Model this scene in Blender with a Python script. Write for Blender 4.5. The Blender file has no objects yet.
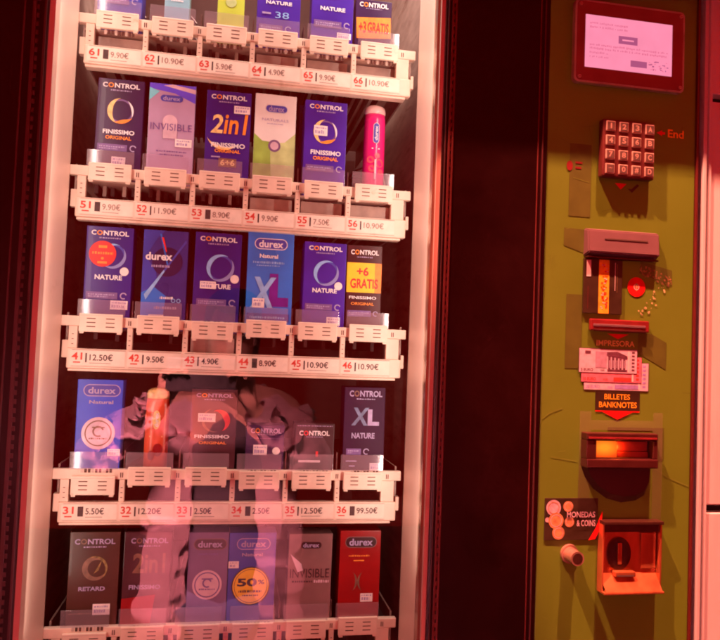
import bpy, bmesh, math, random
from mathutils import Vector, Matrix, Quaternion, noise
random.seed(7)
S = bpy.context.scene
COL = S.collection
Z0 = 1.45                       # height of the lens above the pavement; z below is measured from it
R = math.radians

# ------------------------------------------------------------------ camera
def cam_matrix(yaw, pitch, roll):
    cy, sy, cp, sp, cr, sr = math.cos(yaw), math.sin(yaw), math.cos(pitch), math.sin(pitch), math.cos(roll), math.sin(roll)
    f = Vector((sy*cp, cy*cp, sp)); r0 = Vector((cy, -sy, 0)); d0 = f.cross(r0)
    r = r0*cr + d0*sr; d = -r0*sr + d0*cr
    u, b = -d, -f
    return Matrix(((r.x, u.x, b.x, 0), (r.y, u.y, b.y, -0.8), (r.z, u.z, b.z, Z0), (0, 0, 0, 1)))
cam = bpy.data.objects.new('camera', bpy.data.cameras.new('camera')); COL.objects.link(cam)
cam.data.sensor_width = 36; cam.data.sensor_fit = 'HORIZONTAL'; cam.data.lens = 35.0
cam.data.clip_start = 0.01; cam.data.clip_end = 200
cam.matrix_world = cam_matrix(R(10.24), R(2.608), R(-2.189))
S.camera = cam
# ------------------------------------------------------------------ world + lamps
W = bpy.data.worlds.new('World'); S.world = W; W.use_nodes = True
bg = W.node_tree.nodes['Background']; bg.inputs[0].default_value = (1.0, 0.006, 0.004, 1); bg.inputs[1].default_value = 0.60
def lamp(name, kind, loc, target, energy, color, **kw):
    l = bpy.data.lights.new(name, kind); l.energy = energy; l.color = color
    for k, v in kw.items(): setattr(l, k, v)
    o = bpy.data.objects.new(name, l); COL.objects.link(o)
    loc = Vector(loc) + Vector((0, 0, Z0)); o.location = loc
    o.rotation_euler = (Vector(target) + Vector((0, 0, Z0)) - loc).to_track_quat('-Z', 'Y').to_euler()
    return o
RED = (1.0, 0.24, 0.15)
lamp('street_lamp_light', 'SPOT', (0.56, -0.68, 2.92), (0.56, 0, 0.0), 1500, RED, shadow_soft_size=0.028, spot_size=R(11.5), spot_blend=0.25)
lamp('street_lamp_light', 'SPOT', (-0.82, -0.61, 2.64), (0.56, 0, 0.0), 1500, RED, shadow_soft_size=0.028, spot_size=R(11.5), spot_blend=0.25)
lamp('cabinet_tube_light', 'AREA', (0.02, 0.045, 0.70), (0.02, 0.10, -0.2), 3.0, (1.0, 0.80, 0.70), shape='RECTANGLE', size=0.40, size_y=0.05)
lamp('cabinet_tube_light', 'AREA', (0.02, 0.33, 0.86), (0.02, 0.33, -0.2), 1.5, (1.0, 0.72, 0.6), shape='RECTANGLE', size=0.35, size_y=0.05)
lamp('person_fill_light', 'AREA', (-0.30, -0.10, 0.60), (-0.12, -1.03, -0.30), 33.0, (1.0, 0.31, 0.34), shape='RECTANGLE', size=0.25, size_y=0.1, spread=R(30))  # added fill, brightens the figure mirrored in the glass
for sx, p, sz, ln in ((0.2235, 1.15, 0.24, 1.0), (-0.2000, 0.80, 0.20, 1.04)):
    lamp('cabinet_strip_light', 'AREA', (sx, 0.0100, sz), (sx-math.copysign(0.75, sx), 0.0100+0.66, sz), p, (1.0, 0.77, 0.66), shape='RECTANGLE', size=0.008, size_y=ln)
S.view_settings.view_transform = 'Standard'; S.view_settings.look = 'None'
S.view_settings.exposure = 0; S.view_settings.gamma = 1
S.render.engine = 'CYCLES'
S.cycles.use_denoising = True; S.cycles.filter_width = 2.0; S.cycles.max_bounces = 10; S.cycles.transparent_max_bounces = 24
S.cycles.sample_clamp_indirect = 6
S.cycles.caustics_reflective = False; S.cycles.caustics_refractive = False

# ------------------------------------------------------------------ materials
MATS = {}
def mk(name, color, rough=0.5, metal=0.0, spec=0.5, var=0.12, scale=60.0, bump=0.0, stretch=(1, 1, 1), coat=0.0, wear=None):
    m = bpy.data.materials.new(name); m.use_nodes = True; nt = m.node_tree; N = nt.nodes; L = nt.links
    b = N['Principled BSDF']
    b.inputs['Roughness'].default_value = rough; b.inputs['Metallic'].default_value = metal
    b.inputs['Specular IOR Level'].default_value = spec; b.inputs['Coat Weight'].default_value = coat
    tc = N.new('ShaderNodeTexCoord'); mp = N.new('ShaderNodeMapping'); mp.inputs['Scale'].default_value = stretch
    no = N.new('ShaderNodeTexNoise'); no.inputs['Scale'].default_value = scale; no.inputs['Detail'].default_value = 5
    L.new(tc.outputs['Object'], mp.inputs[0]); L.new(mp.outputs[0], no.inputs['Vector'])
    rp = N.new('ShaderNodeMapRange'); rp.inputs['From Min'].default_value = 0.3; rp.inputs['From Max'].default_value = 0.7
    rp.inputs['To Min'].default_value = 1 - var; rp.inputs['To Max'].default_value = 1 + var
    L.new(no.outputs['Fac'], rp.inputs['Value'])
    mx = N.new('ShaderNodeMix'); mx.data_type = 'RGBA'; mx.blend_type = 'MULTIPLY'; mx.inputs['Factor'].default_value = 1
    mx.inputs['A'].default_value = (*color, 1); L.new(rp.outputs[0], mx.inputs['B'])
    out = mx.outputs['Result']
    if wear:                    # a second, coarser patchiness: (colour, scale, threshold)
        wc, ws, wt = wear
        n2 = N.new('ShaderNodeTexNoise'); n2.inputs['Scale'].default_value = ws; n2.inputs['Detail'].default_value = 8; n2.inputs['Roughness'].default_value = 0.7
        L.new(mp.outputs[0], n2.inputs['Vector'])
        r2 = N.new('ShaderNodeMapRange'); r2.inputs['From Min'].default_value = wt; r2.inputs['From Max'].default_value = wt + 0.12
        L.new(n2.outputs['Fac'], r2.inputs['Value'])
        m2 = N.new('ShaderNodeMix'); m2.data_type = 'RGBA'; m2.inputs['B'].default_value = (*wc, 1)
        L.new(r2.outputs[0], m2.inputs['Factor']); L.new(out, m2.inputs['A']); out = m2.outputs['Result']
    L.new(out, b.inputs['Base Color'])
    r3 = N.new('ShaderNodeMapRange'); r3.inputs['To Min'].default_value = max(0, rough - 0.08); r3.inputs['To Max'].default_value = min(1, rough + 0.08)
    L.new(no.outputs['Fac'], r3.inputs['Value']); L.new(r3.outputs[0], b.inputs['Roughness'])
    if bump:
        bp = N.new('ShaderNodeBump'); bp.inputs['Strength'].default_value = bump; bp.inputs['Distance'].default_value = 0.002
        L.new(no.outputs['Fac'], bp.inputs['Height']); L.new(bp.outputs[0], b.inputs['Normal'])
    MATS[name] = m; return m
def emit(name, color, strength, noise=0.0):
    m = bpy.data.materials.new(name); m.use_nodes = True; nt = m.node_tree; N = nt.nodes; L = nt.links
    for n in list(N): N.remove(n)
    o = N.new('ShaderNodeOutputMaterial'); e = N.new('ShaderNodeEmission'); e.inputs[0].default_value = (*color, 1); e.inputs[1].default_value = strength
    if noise:
        tc = N.new('ShaderNodeTexCoord'); no = N.new('ShaderNodeTexNoise'); no.inputs['Scale'].default_value = 45
        rp = N.new('ShaderNodeMapRange'); rp.inputs['To Min'].default_value = strength*(1-noise); rp.inputs['To Max'].default_value = strength*(1+noise)
        L.new(tc.outputs['Object'], no.inputs['Vector']); L.new(no.outputs['Fac'], rp.inputs['Value']); L.new(rp.outputs[0], e.inputs[1])
    L.new(e.outputs[0], o.inputs[0]); MATS[name] = m; return m
def clear(name, tint, fac_gloss, fac_diff, diff_col, rough=0.0):
    m = bpy.data.materials.new(name); m.use_nodes = True; nt = m.node_tree; N = nt.nodes; L = nt.links
    for n in list(N): N.remove(n)
    o = N.new('ShaderNodeOutputMaterial'); t = N.new('ShaderNodeBsdfTransparent'); t.inputs[0].default_value = (*tint, 1)
    g = N.new('ShaderNodeBsdfAnisotropic'); g.inputs['Roughness'].default_value = rough
    d = N.new('ShaderNodeBsdfDiffuse'); d.inputs[0].default_value = (*diff_col, 1)
    fr = N.new('ShaderNodeLayerWeight'); fr.inputs['Blend'].default_value = 0.25
    mr = N.new('ShaderNodeMapRange'); mr.inputs['To Min'].default_value = fac_gloss; mr.inputs['To Max'].default_value = 0.9
    L.new(fr.outputs['Fresnel'], mr.inputs['Value'])
    a = N.new('ShaderNodeMixShader'); a.inputs[0].default_value = fac_diff; L.new(t.outputs[0], a.inputs[1]); L.new(d.outputs[0], a.inputs[2])
    b = N.new('ShaderNodeMixShader'); b.inputs[0].default_value = fac_gloss
    L.new(a.outputs[0], b.inputs[1]); L.new(g.outputs[0], b.inputs[2]); L.new(b.outputs[0], o.inputs[0])
    MATS[name] = m; return m

mk('black_paint', (0.010, 0.001, 0.001), 0.32, spec=0.3, var=0.25, scale=25, bump=0.03)
mk('black_gasket', (0.012, 0.004, 0.004), 0.7)
mk('black_ridge', (0.06, 0.02, 0.02), 0.35)
mk('cream_liner', (0.77, 0.54, 0.44), 0.42, var=0.06, scale=14, bump=0.04, wear=((0.60, 0.40, 0.29), 9, 0.62))
mk('inner_steel', (0.46, 0.33, 0.28), 0.5, metal=0.1, var=0.2, scale=22, stretch=(1, 1, 4), wear=((0.24, 0.13, 0.10), 12, 0.56))
mk('back_steel', (0.10, 0.05, 0.045), 0.6, var=0.3, scale=18)
mk('rack_slot', (0.02, 0.01, 0.01), 0.8)
mk('shelf_plastic', (0.84, 0.64, 0.51), 0.40, var=0.09, scale=40, bump=0.06, wear=((0.62, 0.42, 0.30), 30, 0.60))
mk('shelf_wire', (0.16, 0.10, 0.09), 0.35, metal=0.6, var=0.3)
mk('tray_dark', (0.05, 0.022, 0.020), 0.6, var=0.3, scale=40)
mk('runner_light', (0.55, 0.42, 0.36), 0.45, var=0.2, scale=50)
mk('slit_dark', (0.10, 0.04, 0.03), 0.8)
mk('label_paper', (0.88, 0.74, 0.62), 0.7, var=0.06, scale=90)
mk('ink_dark', (0.05, 0.03, 0.03), 0.7, var=0.3, scale=300)
mk('ink_grey', (0.34, 0.24, 0.20), 0.7, var=0.2, scale=300)
mk('ink_red', (0.70, 0.06, 0.04), 0.7, var=0.15, scale=300)
mk('lime_paint', (0.118, 0.245, 0.015), 0.46, var=0.07, scale=9, bump=0.05, wear=((0.100, 0.195, 0.012), 5, 0.60))
mk('lime_dark', (0.082, 0.125, 0.010), 0.55, var=0.15, scale=40)  # darker green: patches beside the fittings, some scratches
mk('lime_scratch', (0.145, 0.265, 0.025), 0.5)
mk('residue', (0.25, 0.17, 0.06), 0.8, var=0.6, scale=220)
mk('residue_pale', (0.45, 0.45, 0.20), 0.8, var=0.6, scale=220)
mk('bezel_acrylic', (0.22, 0.06, 0.05), 0.22, var=0.1, scale=30)
mk('bezel_edge', (0.42, 0.40, 0.32), 0.3, var=0.2)
mk('screw_metal', (0.55, 0.50, 0.40), 0.35, metal=0.6, var=0.2, scale=200)
mk('key_metal', (0.60, 0.52, 0.42), 0.35, metal=0.4, var=0.25, scale=200)
mk('key_dark', (0.10, 0.07, 0.06), 0.5)
mk('pad_dark', (0.10, 0.02, 0.018), 0.45)
mk('sign_black', (0.035, 0.025, 0.012), 0.4, var=0.3, scale=60)
mk('sign_red', (0.75, 0.012, 0.012), 0.4, var=0.1)
mk('sign_orange', (0.9, 0.55, 0.03), 0.5, var=0.25, scale=160)
mk('sign_yellow', (0.85, 0.80, 0.25), 0.5, var=0.1)
mk('sign_white', (0.80, 0.78, 0.76), 0.5, var=0.08)
mk('reader_plastic', (0.15, 0.10, 0.11), 0.42, var=0.12, scale=25, bump=0.04)
mk('slot_red', (0.20, 0.02, 0.02), 0.4, var=0.2)
mk('dark_plastic', (0.05, 0.012, 0.010), 0.35, var=0.2)
mk('throat_dark', (0.035, 0.006, 0.004), 0.6, var=0.2)
mk('note_lilac', (0.62, 0.60, 0.72), 0.6, var=0.15, scale=160)
mk('note_grey', (0.42, 0.32, 0.45), 0.6, var=0.2, scale=160)
mk('note_ink', (0.12, 0.04, 0.07), 0.6, var=0.3, scale=200)
mk('note_red', (0.75, 0.22, 0.30), 0.6, var=0.2, scale=160)
mk('note_blue', (0.35, 0.30, 0.70), 0.6, var=0.2, scale=160)
mk('coin_copper', (0.62, 0.34, 0.14), 0.45, var=0.35, scale=180)
mk('coin_silver', (0.62, 0.52, 0.60), 0.45, var=0.3, scale=180)
mk('steel', (0.42, 0.27, 0.20), 0.22, metal=0.45, var=0.25, scale=70, stretch=(1, 1, 0.2), bump=0.06)
mk('bronze', (0.62, 0.23, 0.09), 0.24, metal=0.6, var=0.3, scale=50, stretch=(1, 1, 0.25), bump=0.08)
mk('steel_dark', (0.07, 0.03, 0.02), 0.35, metal=0.5, var=0.3, scale=70)
mk('wall_white', (0.68, 0.74, 0.74), 0.5, var=0.07, scale=12, stretch=(4, 4, 0.5), bump=0.06, wear=((0.60, 0.62, 0.62), 5, 0.60))
mk('wall_trim', (0.60, 0.66, 0.66), 0.45, var=0.1, scale=20, stretch=(6, 6, 0.2))
mk('joint_black', (0.012, 0.010, 0.010), 0.9)
mk('pavement', (0.10, 0.09, 0.085), 0.9, var=0.3, scale=30, bump=0.3)
mk('gasket_red', (0.10, 0.012, 0.010), 0.5)
# cartons and prints
mk('navy', (0.025, 0.016, 0.24), 0.36, spec=0.35, var=0.30, scale=13, coat=0.06)
mk('navy_black', (0.028, 0.012, 0.075), 0.36, spec=0.35, var=0.30, scale=13, coat=0.06)
mk('blue_night', (0.018, 0.006, 0.035), 0.5, spec=0.2, var=0.2, scale=30)
mk('violet', (0.045, 0.020, 0.38), 0.36, spec=0.35, var=0.30, scale=13, coat=0.06)
mk('maroon_dark', (0.050, 0.010, 0.014), 0.36, spec=0.35, var=0.30, scale=13, coat=0.06)
mk('brown_dark', (0.070, 0.022, 0.010), 0.36, spec=0.35, var=0.30, scale=13, coat=0.06)
mk('blue', (0.006, 0.20, 0.80), 0.30, var=0.30, scale=13, coat=0.2)
mk('blue_mid', (0.03, 0.06, 0.42), 0.36, spec=0.35, var=0.30, scale=13, coat=0.06)
mk('blue_clear', (0.02, 0.09, 0.66), 0.34, spec=0.35, var=0.15, scale=24)
mk('blue_deep', (0.02, 0.03, 0.22), 0.3, var=0.15, scale=24, coat=0.2)
mk('blue_pale', (0.25, 0.30, 0.62), 0.3, var=0.12, scale=24, coat=0.2)
mk('cyan_pale', (0.25, 0.50, 0.62), 0.3, var=0.12, scale=24)
mk('holo_mauve', (0.50, 0.36, 0.55), 0.22, var=0.3, scale=10, coat=0.4, stretch=(1, 1, 0.5))
mk('holo_blue', (0.12, 0.10, 0.85), 0.22, var=0.2, scale=14)
mk('holo_cyan', (0.20, 0.72, 0.85), 0.22, var=0.2, scale=14)
mk('holo_pink', (0.72, 0.52, 0.62), 0.25, var=0.2, scale=40)
mk('pink_silver', (0.28, 0.15, 0.15), 0.25, var=0.30, scale=13, coat=0.3)
mk('lavender', (0.20, 0.12, 0.26), 0.36, spec=0.35, var=0.30, scale=13, coat=0.06)
mk('white_card', (0.86, 0.82, 0.78), 0.4, var=0.05, scale=40)
mk('leaf_green', (0.30, 0.52, 0.09), 0.4, var=0.3, scale=40)
mk('leaf_pale', (0.52, 0.66, 0.28), 0.4, var=0.25, scale=50)
mk('lime_yellow', (0.55, 0.70, 0.08), 0.35, var=0.15, scale=24)
mk('red_card', (0.34, 0.004, 0.004), 0.36, spec=0.35, var=0.30, scale=13, coat=0.06)
mk('orange_red', (0.80, 0.11, 0.04), 0.3, var=0.25, scale=20, coat=0.2)
mk('magenta', (0.85, 0.02, 0.22), 0.22, var=0.08, scale=24, coat=0.4)
mk('magenta_dot', (0.90, 0.10, 0.16), 0.25, var=0.2, scale=80)
mk('cap_clear', (0.82, 0.55, 0.52), 0.2, var=0.08, scale=24)
mk('print_white', (0.86, 0.83, 0.86), 0.45, var=0.06, scale=200)
mk('print_lilac', (0.40, 0.33, 0.55), 0.45, var=0.15, scale=200)
mk('print_mauve', (0.17, 0.10, 0.30), 0.45, var=0.2, scale=120)
mk('print_orange', (0.88, 0.28, 0.03), 0.45, var=0.15, scale=200)
mk('print_gold', (0.90, 0.62, 0.24), 0.45, var=0.3, scale=160)
mk('print_yellow', (0.92, 0.58, 0.02), 0.45, var=0.08, scale=100)
mk('print_red', (0.78, 0.025, 0.02), 0.45, var=0.15, scale=100)
mk('print_blue', (0.04, 0.06, 0.42), 0.45, var=0.1, scale=100)
mk('print_purple', (0.14, 0.012, 0.30), 0.4, var=0.2)
mk('print_cyan', (0.25, 0.50, 0.88), 0.45, var=0.2, scale=100)
mk('print_steel', (0.14, 0.20, 0.34), 0.35, var=0.35, scale=120)
mk('print_brown', (0.22, 0.11, 0.07), 0.45, var=0.3, scale=120)
mk('print_black', (0.02, 0.012, 0.018), 0.45, var=0.2)
mk('sticker', (0.92, 0.82, 0.80), 0.55, var=0.08, scale=160)
# person
mk('skin', (0.55, 0.30, 0.22), 0.5, var=0.1, scale=30, bump=0.1)
mk('jacket_pink', (0.80, 0.50, 0.56), 0.55, var=0.25, scale=26, bump=0.5, stretch=(1, 1, 2.2))
mk('cloth_dark', (0.020, 0.012, 0.018), 0.85, var=0.3, scale=60, bump=0.2)
mk('denim', (0.05, 0.06, 0.12), 0.9, var=0.3, scale=80, bump=0.2)
mk('hair_dark', (0.035, 0.02, 0.014), 0.5, var=0.4, scale=80, bump=0.6, stretch=(6, 6, 1))
mk('phone_black', (0.015, 0.012, 0.014), 0.2)
emit('screen_pink', (1.0, 0.27, 0.42), 1.02, 0.10)
emit('screen_ink', (0.55, 0.11, 0.26), 0.8)
emit('screen_ink_faint', (0.88, 0.19, 0.32), 0.95)
def glow(name, centre, radius):
    m = bpy.data.materials.new(name); m.use_nodes = True; nt = m.node_tree; N = nt.nodes; L = nt.links
    for n in list(N): N.remove(n)
    o = N.new('ShaderNodeOutputMaterial'); e = N.new('ShaderNodeEmission'); tc = N.new('ShaderNodeTexCoord'); mp = N.new('ShaderNodeMapping')
    mp.vector_type = 'TEXTURE'; mp.inputs['Location'].default_value = centre; mp.inputs['Scale'].default_value = radius
    g = N.new('ShaderNodeTexGradient'); g.gradient_type = 'SPHERICAL'; rp = N.new('ShaderNodeValToRGB')
    rp.color_ramp.elements[0].color = (0.42, 0.012, 0.002, 1); rp.color_ramp.elements[0].position = 0.0
    rp.color_ramp.elements[1].color = (1.2, 0.34, 0.02, 1); rp.color_ramp.elements[1].position = 0.85
    k = rp.color_ramp.elements.new(0.35); k.color = (1.05, 0.085, 0.008, 1)
    L.new(tc.outputs['Object'], mp.inputs[0]); L.new(mp.outputs[0], g.inputs[0]); L.new(g.outputs['Fac'], rp.inputs[0]); L.new(rp.outputs[0], e.inputs[0]); L.new(e.outputs[0], o.inputs[0])
    MATS[name] = m
glow('acceptor_glow', (0.4250+0.027-0.1, -0.3-0.008, -0.1290+0.024+1.45), (0.034, 0.034, 0.018))
emit('phone_screen', (0.8, 0.4, 0.35), 0.6)
clear('window_glass', (0.98, 0.96, 0.96), 0.052, 0.004, (0.7, 0.4, 0.4))
clear('lip_plastic', (0.96, 0.93, 0.97), 0.06, 0.10, (0.80, 0.62, 0.70), 0.12)
clear('tape_clear', (0.96, 0.96, 0.92), 0.03, 0.10, (0.7, 0.7, 0.5), 0.3)

def quilt(m):
    nt = m.node_tree; N = nt.nodes; L = nt.links; b = N['Principled BSDF']
    tc = N.new('ShaderNodeTexCoord'); w = N.new('ShaderNodeTexWave'); w.bands_direction = 'Z'; w.inputs['Scale'].default_value = 5.2; w.inputs['Distortion'].default_value = 2.2; w.inputs['Detail'].default_value = 3
    L.new(tc.outputs['Object'], w.inputs['Vector'])
    bp = N.new('ShaderNodeBump'); bp.inputs['Strength'].default_value = 1.0; bp.inputs['Distance'].default_value = 0.006
    L.new(w.outputs['Fac'], bp.inputs['Height'])
    old = [l for l in nt.links if l.to_socket == b.inputs['Normal']]
    if old: L.new(old[0].from_socket, bp.inputs['Normal'])
    L.new(bp.outputs[0], b.inputs['Normal'])
quilt(MATS['jacket_pink'])
# ------------------------------------------------------------------ mesh builder
TEXTS = {}
def text_geo(body, bold):
    key = (body, bold)
    if key not in TEXTS:
        c = bpy.data.curves.new('t', 'FONT'); c.body = body; c.size = 1; c.offset = bold; c.resolution_u = 3
        o = bpy.data.objects.new('t', c); COL.objects.link(o)
        dg = bpy.context.evaluated_depsgraph_get(); me = bpy.data.meshes.new_from_object(o.evaluated_get(dg))
        vs = [(v.co.x, v.co.y) for v in me.vertices]; fs = [tuple(p.vertices) for p in me.polygons]
        bpy.data.objects.remove(o); bpy.data.curves.remove(c); bpy.data.meshes.remove(me)
        TEXTS[key] = (vs, fs)
    return TEXTS[key]
class MB:
    def __init__(s): s.v = []; s.f = []; s.m = []; s.mats = []
    def mi(s, name):
        if name not in s.mats: s.mats.append(name)
        return s.mats.index(name)
    def add(s, vs, fs, mat):
        b = len(s.v); s.v += [Vector(v) for v in vs]; k = s.mi(mat)
        for f in fs: s.f.append(tuple(i+b for i in f)); s.m.append(k)
        return s
    def box(s, x0, x1, y0, y1, z0, z1, mat, bev=0.0):
        if bev <= 0:
            vs = [(x, y, z) for x in (x0, x1) for y in (y0, y1) for z in (z0, z1)]
            return s.add(vs, [(0,1,3,2),(4,6,7,5),(0,4,5,1),(2,3,7,6),(0,2,6,4),(1,5,7,3)], mat)
        bm = bmesh.new(); bmesh.ops.create_cube(bm, size=1)
        for v in bm.verts: v.co = Vector(((x0+x1)/2 + v.co.x*(x1-x0), (y0+y1)/2 + v.co.y*(y1-y0), (z0+z1)/2 + v.co.z*(z1-z0)))
        bmesh.ops.bevel(bm, geom=list(bm.edges), offset=bev, segments=2, affect='EDGES', profile=0.6)
        return s.bm(bm, mat)
    def bm(s, bm, mat):
        bm.verts.index_update()
        s.add([v.co.copy() for v in bm.verts], [tuple(v.index for v in f.verts) for f in bm.faces], mat); bm.free(); return s
    def prism(s, pts, y0, y1, mat):            # polygon in x,z pulled from y0 to y1 (anticlockwise seen from -y)
        n = len(pts); vs = [(x, y0, z) for x, z in pts] + [(x, y1, z) for x, z in pts]
        fs = [tuple(range(n)), tuple(range(2*n-1, n-1, -1))] + [(i, i+n, (i+1) % n + n, (i+1) % n) for i in range(n)]
        return s.add(vs, fs, mat)
    def flat(s, pts, y, mat):
        return s.add([(x, y, z) for x, z in pts], [tuple(range(len(pts)))], mat)
    def rect(s, x0, x1, z0, z1, y, mat): return s.flat([(x0, z0), (x1, z0), (x1, z1), (x0, z1)], y, mat)
    def disc(s, cx, cz, rx, rz, y, mat, n=28): return s.flat([(cx+rx*math.cos(2*math.pi*i/n), cz+rz*math.sin(2*math.pi*i/n)) for i in range(n)], y, mat)
    def ring(s, cx, cz, r0, r1, y, mat, a0=0, a1=360, n=32, taper=False, sz=1.0):
        vs = []; fs = []
        for i in range(n+1):
            t = i/n; a = R(a0 + (a1-a0)*t); k = math.sin(math.pi*t) if taper else 1.0
            ri = r1 - (r1-r0)*max(k, 0.08)
            vs += [(cx+ri*math.cos(a), y, cz+sz*ri*math.sin(a)), (cx+r1*math.cos(a), y, cz+sz*r1*math.sin(a))]
            if i: fs.append((2*i-2, 2*i-1, 2*i+1, 2*i))
        return s.add(vs, fs, mat)
    def text(s, body, x0, x1, z0, z1, y, mat, bold=0.02, slant=0.0, rot=0):
        vs, fs = text_geo(body, bold)
        ax, bx = min(v[0] for v in vs), max(v[0] for v in vs); az, bz = min(v[1] for v in vs), max(v[1] for v in vs)
        out = []
        for u, w in vs:
            p = (u-ax)/(bx-ax); q = (w-az)/(bz-az)
            if rot: p, q = 1-q, p
            out.append((x0 + p*(x1-x0) + slant*(q-0.5)*(z1-z0), y, z0 + q*(z1-z0)))
        return s.add(out, fs, mat)
    def cyl(s, p0, p1, r0, r1, mat, n=20, caps=True):
        p0, p1 = Vector(p0), Vector(p1); q = (p1-p0).to_track_quat('Z', 'Y'); vs = []
        for p, r in ((p0, r0), (p1, r1)):
            vs += [p + q @ Vector((r*math.cos(2*math.pi*i/n), r*math.sin(2*math.pi*i/n), 0)) for i in range(n)]
        fs = [(i, (i+1) % n, (i+1) % n+n, i+n) for i in range(n)]
        if caps: fs += [tuple(range(n-1, -1, -1)), tuple(range(n, 2*n))]
        return s.add(vs, fs, mat)
    def lathe(s, prof, cx, cy, mat, sx=1.0, sy=1.0, n=28):       # prof: list of (radius, z)
        vs = []; fs = []
        for r, z in prof: vs += [(cx+sx*r*math.cos(2*math.pi*i/n), cy+sy*r*math.sin(2*math.pi*i/n), z) for i in range(n)]
        for k in range(len(prof)-1):
            for i in range(n): fs.append((k*n+i, k*n+(i+1) % n, (k+1)*n+(i+1) % n, (k+1)*n+i))
        fs += [tuple(range(n-1, -1, -1)), tuple(range((len(prof)-1)*n, len(prof)*n))]
        return s.add(vs, fs, mat)
    def build(s, name, parent=None, origin=None, smooth=False, recalc=True):
        o0 = Vector(origin) if origin is not None else (Vector(parent['o']) if parent is not None else Vector((0, 0, 0)))
        me = bpy.data.meshes.new(name)
        me.from_pydata([tuple(v-o0) for v in s.v], [], s.f)
        for n in s.mats: me.materials.append(MATS[n])
        for p, k in zip(me.polygons, s.m): p.material_index = k; p.use_smooth = smooth
        ob = bpy.data.objects.new(name, me); COL.objects.link(ob)
        ob['o'] = tuple(o0); ORG.append(ob)
        if parent is not None: ob.parent = parent
        else: ob.location = o0 + Vector((0, 0, Z0))
        return ob
ORG = []
def empty(name, origin):
    o = bpy.data.objects.new(name, None); COL.objects.link(o); o['o'] = tuple(origin); ORG.append(o)
    o.location = Vector(origin) + Vector((0, 0, Z0)); o.empty_display_size = 0.05
    return o
def tag(o, label=None, cat=None, group=None, kind=None):
    if label: o['label'] = label
    if cat: o['category'] = cat
    if group: o['group'] = group
    if kind: o['kind'] = kind
    return o

# ------------------------------------------------------------------ ground and wall
tag(MB().box(-4, 4, -5, 3, -1.55, -1.452, 'pavement').build('pavement'), kind='structure')
wall = empty('wall', (0.60, 0.05, -1.45))
tag(wall, 'pale wall cladding with black horizontal joints right of the green panel', 'wall')
m = MB(); gaps = [-0.88, -0.182, 0.3475, 1.0]; z = -1.45
for g in gaps:
    m.box(0.598, 1.6, 0.002, 0.03, z, g-0.005, 'wall_white', 0.0015); z = g+0.005
m.build('cladding', wall)
MB().box(0.5985, 1.6, 0.0165, 0.029, -1.449, 0.99, 'joint_black').build('joint_backing', wall)
m = MB(); m.box(0.5835, 0.5885, -0.004, 0.05, -1.45, 1.0, 'wall_trim', 0.001); m.box(0.5885, 0.593, 0.004, 0.05, -1.45, 1.0, 'wall_trim', 0.001)
m.box(0.593, 0.5978, -0.001, 0.05, -1.45, 1.0, 'wall_white', 0.0015)
m.build('edge_trim', wall)

# ------------------------------------------------------------------ the vending machine
VM = empty('vending_machine', (0.1, 0.3, -1.45))
tag(VM, 'large black vending machine with glass front, white trays and green payment panel', 'vending machine')
XL, XR, ZB, ZT = -0.2073, 0.2311, -0.66, 0.72        # window opening
D = 0.108                                             # depth of the door
m = MB()
m.box(-0.50, XL-0.006, -0.002, D, -1.45, 0.90, 'black_paint', 0.003)
m.box(XR+0.005, 0.3705, -0.002, D, -1.45, 0.90, 'black_paint', 0.002)
m.box(XL-0.006, XR+0.005, -0.002, D, -1.45, ZB, 'black_paint'); m.box(XL-0.006, XR+0.005, -0.002, D, ZT, 0.90, 'black_paint')
m.build('door_frame', VM)
m = MB()                                              # cabinet shell behind the door
m.box(-0.50, 0.3705, 0.62, 0.64, -1.45, 0.94, 'black_paint'); m.box(-0.50, -0.48, D+0.004, 0.62, -1.45, 0.94, 'black_paint')
m.box(-0.48, 0.3705, D+0.004, 0.62, 0.92, 0.94, 'black_paint'); m.box(0.3705, 0.5772, 0.012, 0.64, -1.45, 0.94, 'black_paint')
m.build('cabinet', VM)
m = MB()                                              # ribs and seams along the black front
for x0, x1, y0 in ((XL-0.010, XL-0.0075, -0.0035), (XL-0.022, XL-0.018, -0.0035), (XL-0.031, XL-0.029, -0.003)):
    m.box(x0, x1, y0, -0.0015, -1.4, 0.88, 'black_ridge', 0.0004)
for x0, x1, y0, mt in ((0.2385, 0.2400, -0.0040, 'black_ridge'), (0.2425, 0.2450, -0.0045, 'gasket_red'), (0.247, 0.2495, -0.0035, 'gasket_red'), (0.3570, 0.3585, -0.0030, 'gasket_red'), (0.3625, 0.3645, -0.0035, 'black_ridge')):
    m.box(x0, x1, y0, -0.0015, -1.4, 0.88, mt, 0.0004)
for k in range(120):
    m.box(0.2450, 0.2470, -0.0032, -0.0015, -0.62+k*0.0095, -0.62+k*0.0095+0.005, 'gasket_red')
    m.box(XL-0.0180, XL-0.0150, -0.0030, -0.0015, -0.62+k*0.0095, -0.62+k*0.0095+0.005, 'black_ridge')
m.build('door_seal', VM)
m = MB()
m.box(XL-0.006, XL, 0.002, D, ZB, ZT, 'cream_liner'); m.box(XR, XR+0.005, 0.002, D, ZB, ZT, 'cream_liner')
m.box(XL, XR, 0.006, D, ZB-0.006, ZB-0.0005, 'cream_liner'); m.box(XL, XR, 0.006, D, ZT+0.0005, ZT+0.006, 'cream_liner')
m.box(XR-0.0035, XR-0.0002, 0.006, 0.020, ZB, ZT, 'steel')
m.build('window_liner', VM)
MB().box(XL+0.0003, XR-0.0003, 0.0, 0.004, ZB+0.001, ZT-0.001, 'window_glass').build('window_glass', VM)
m = MB()
m.box(-0.226, -0.2215, D+0.006, 0.60, -0.80, 0.90, 'inner_steel'); m.box(0.2455, 0.250, D+0.006, 0.60, -0.80, 0.90, 'inner_steel')
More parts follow.
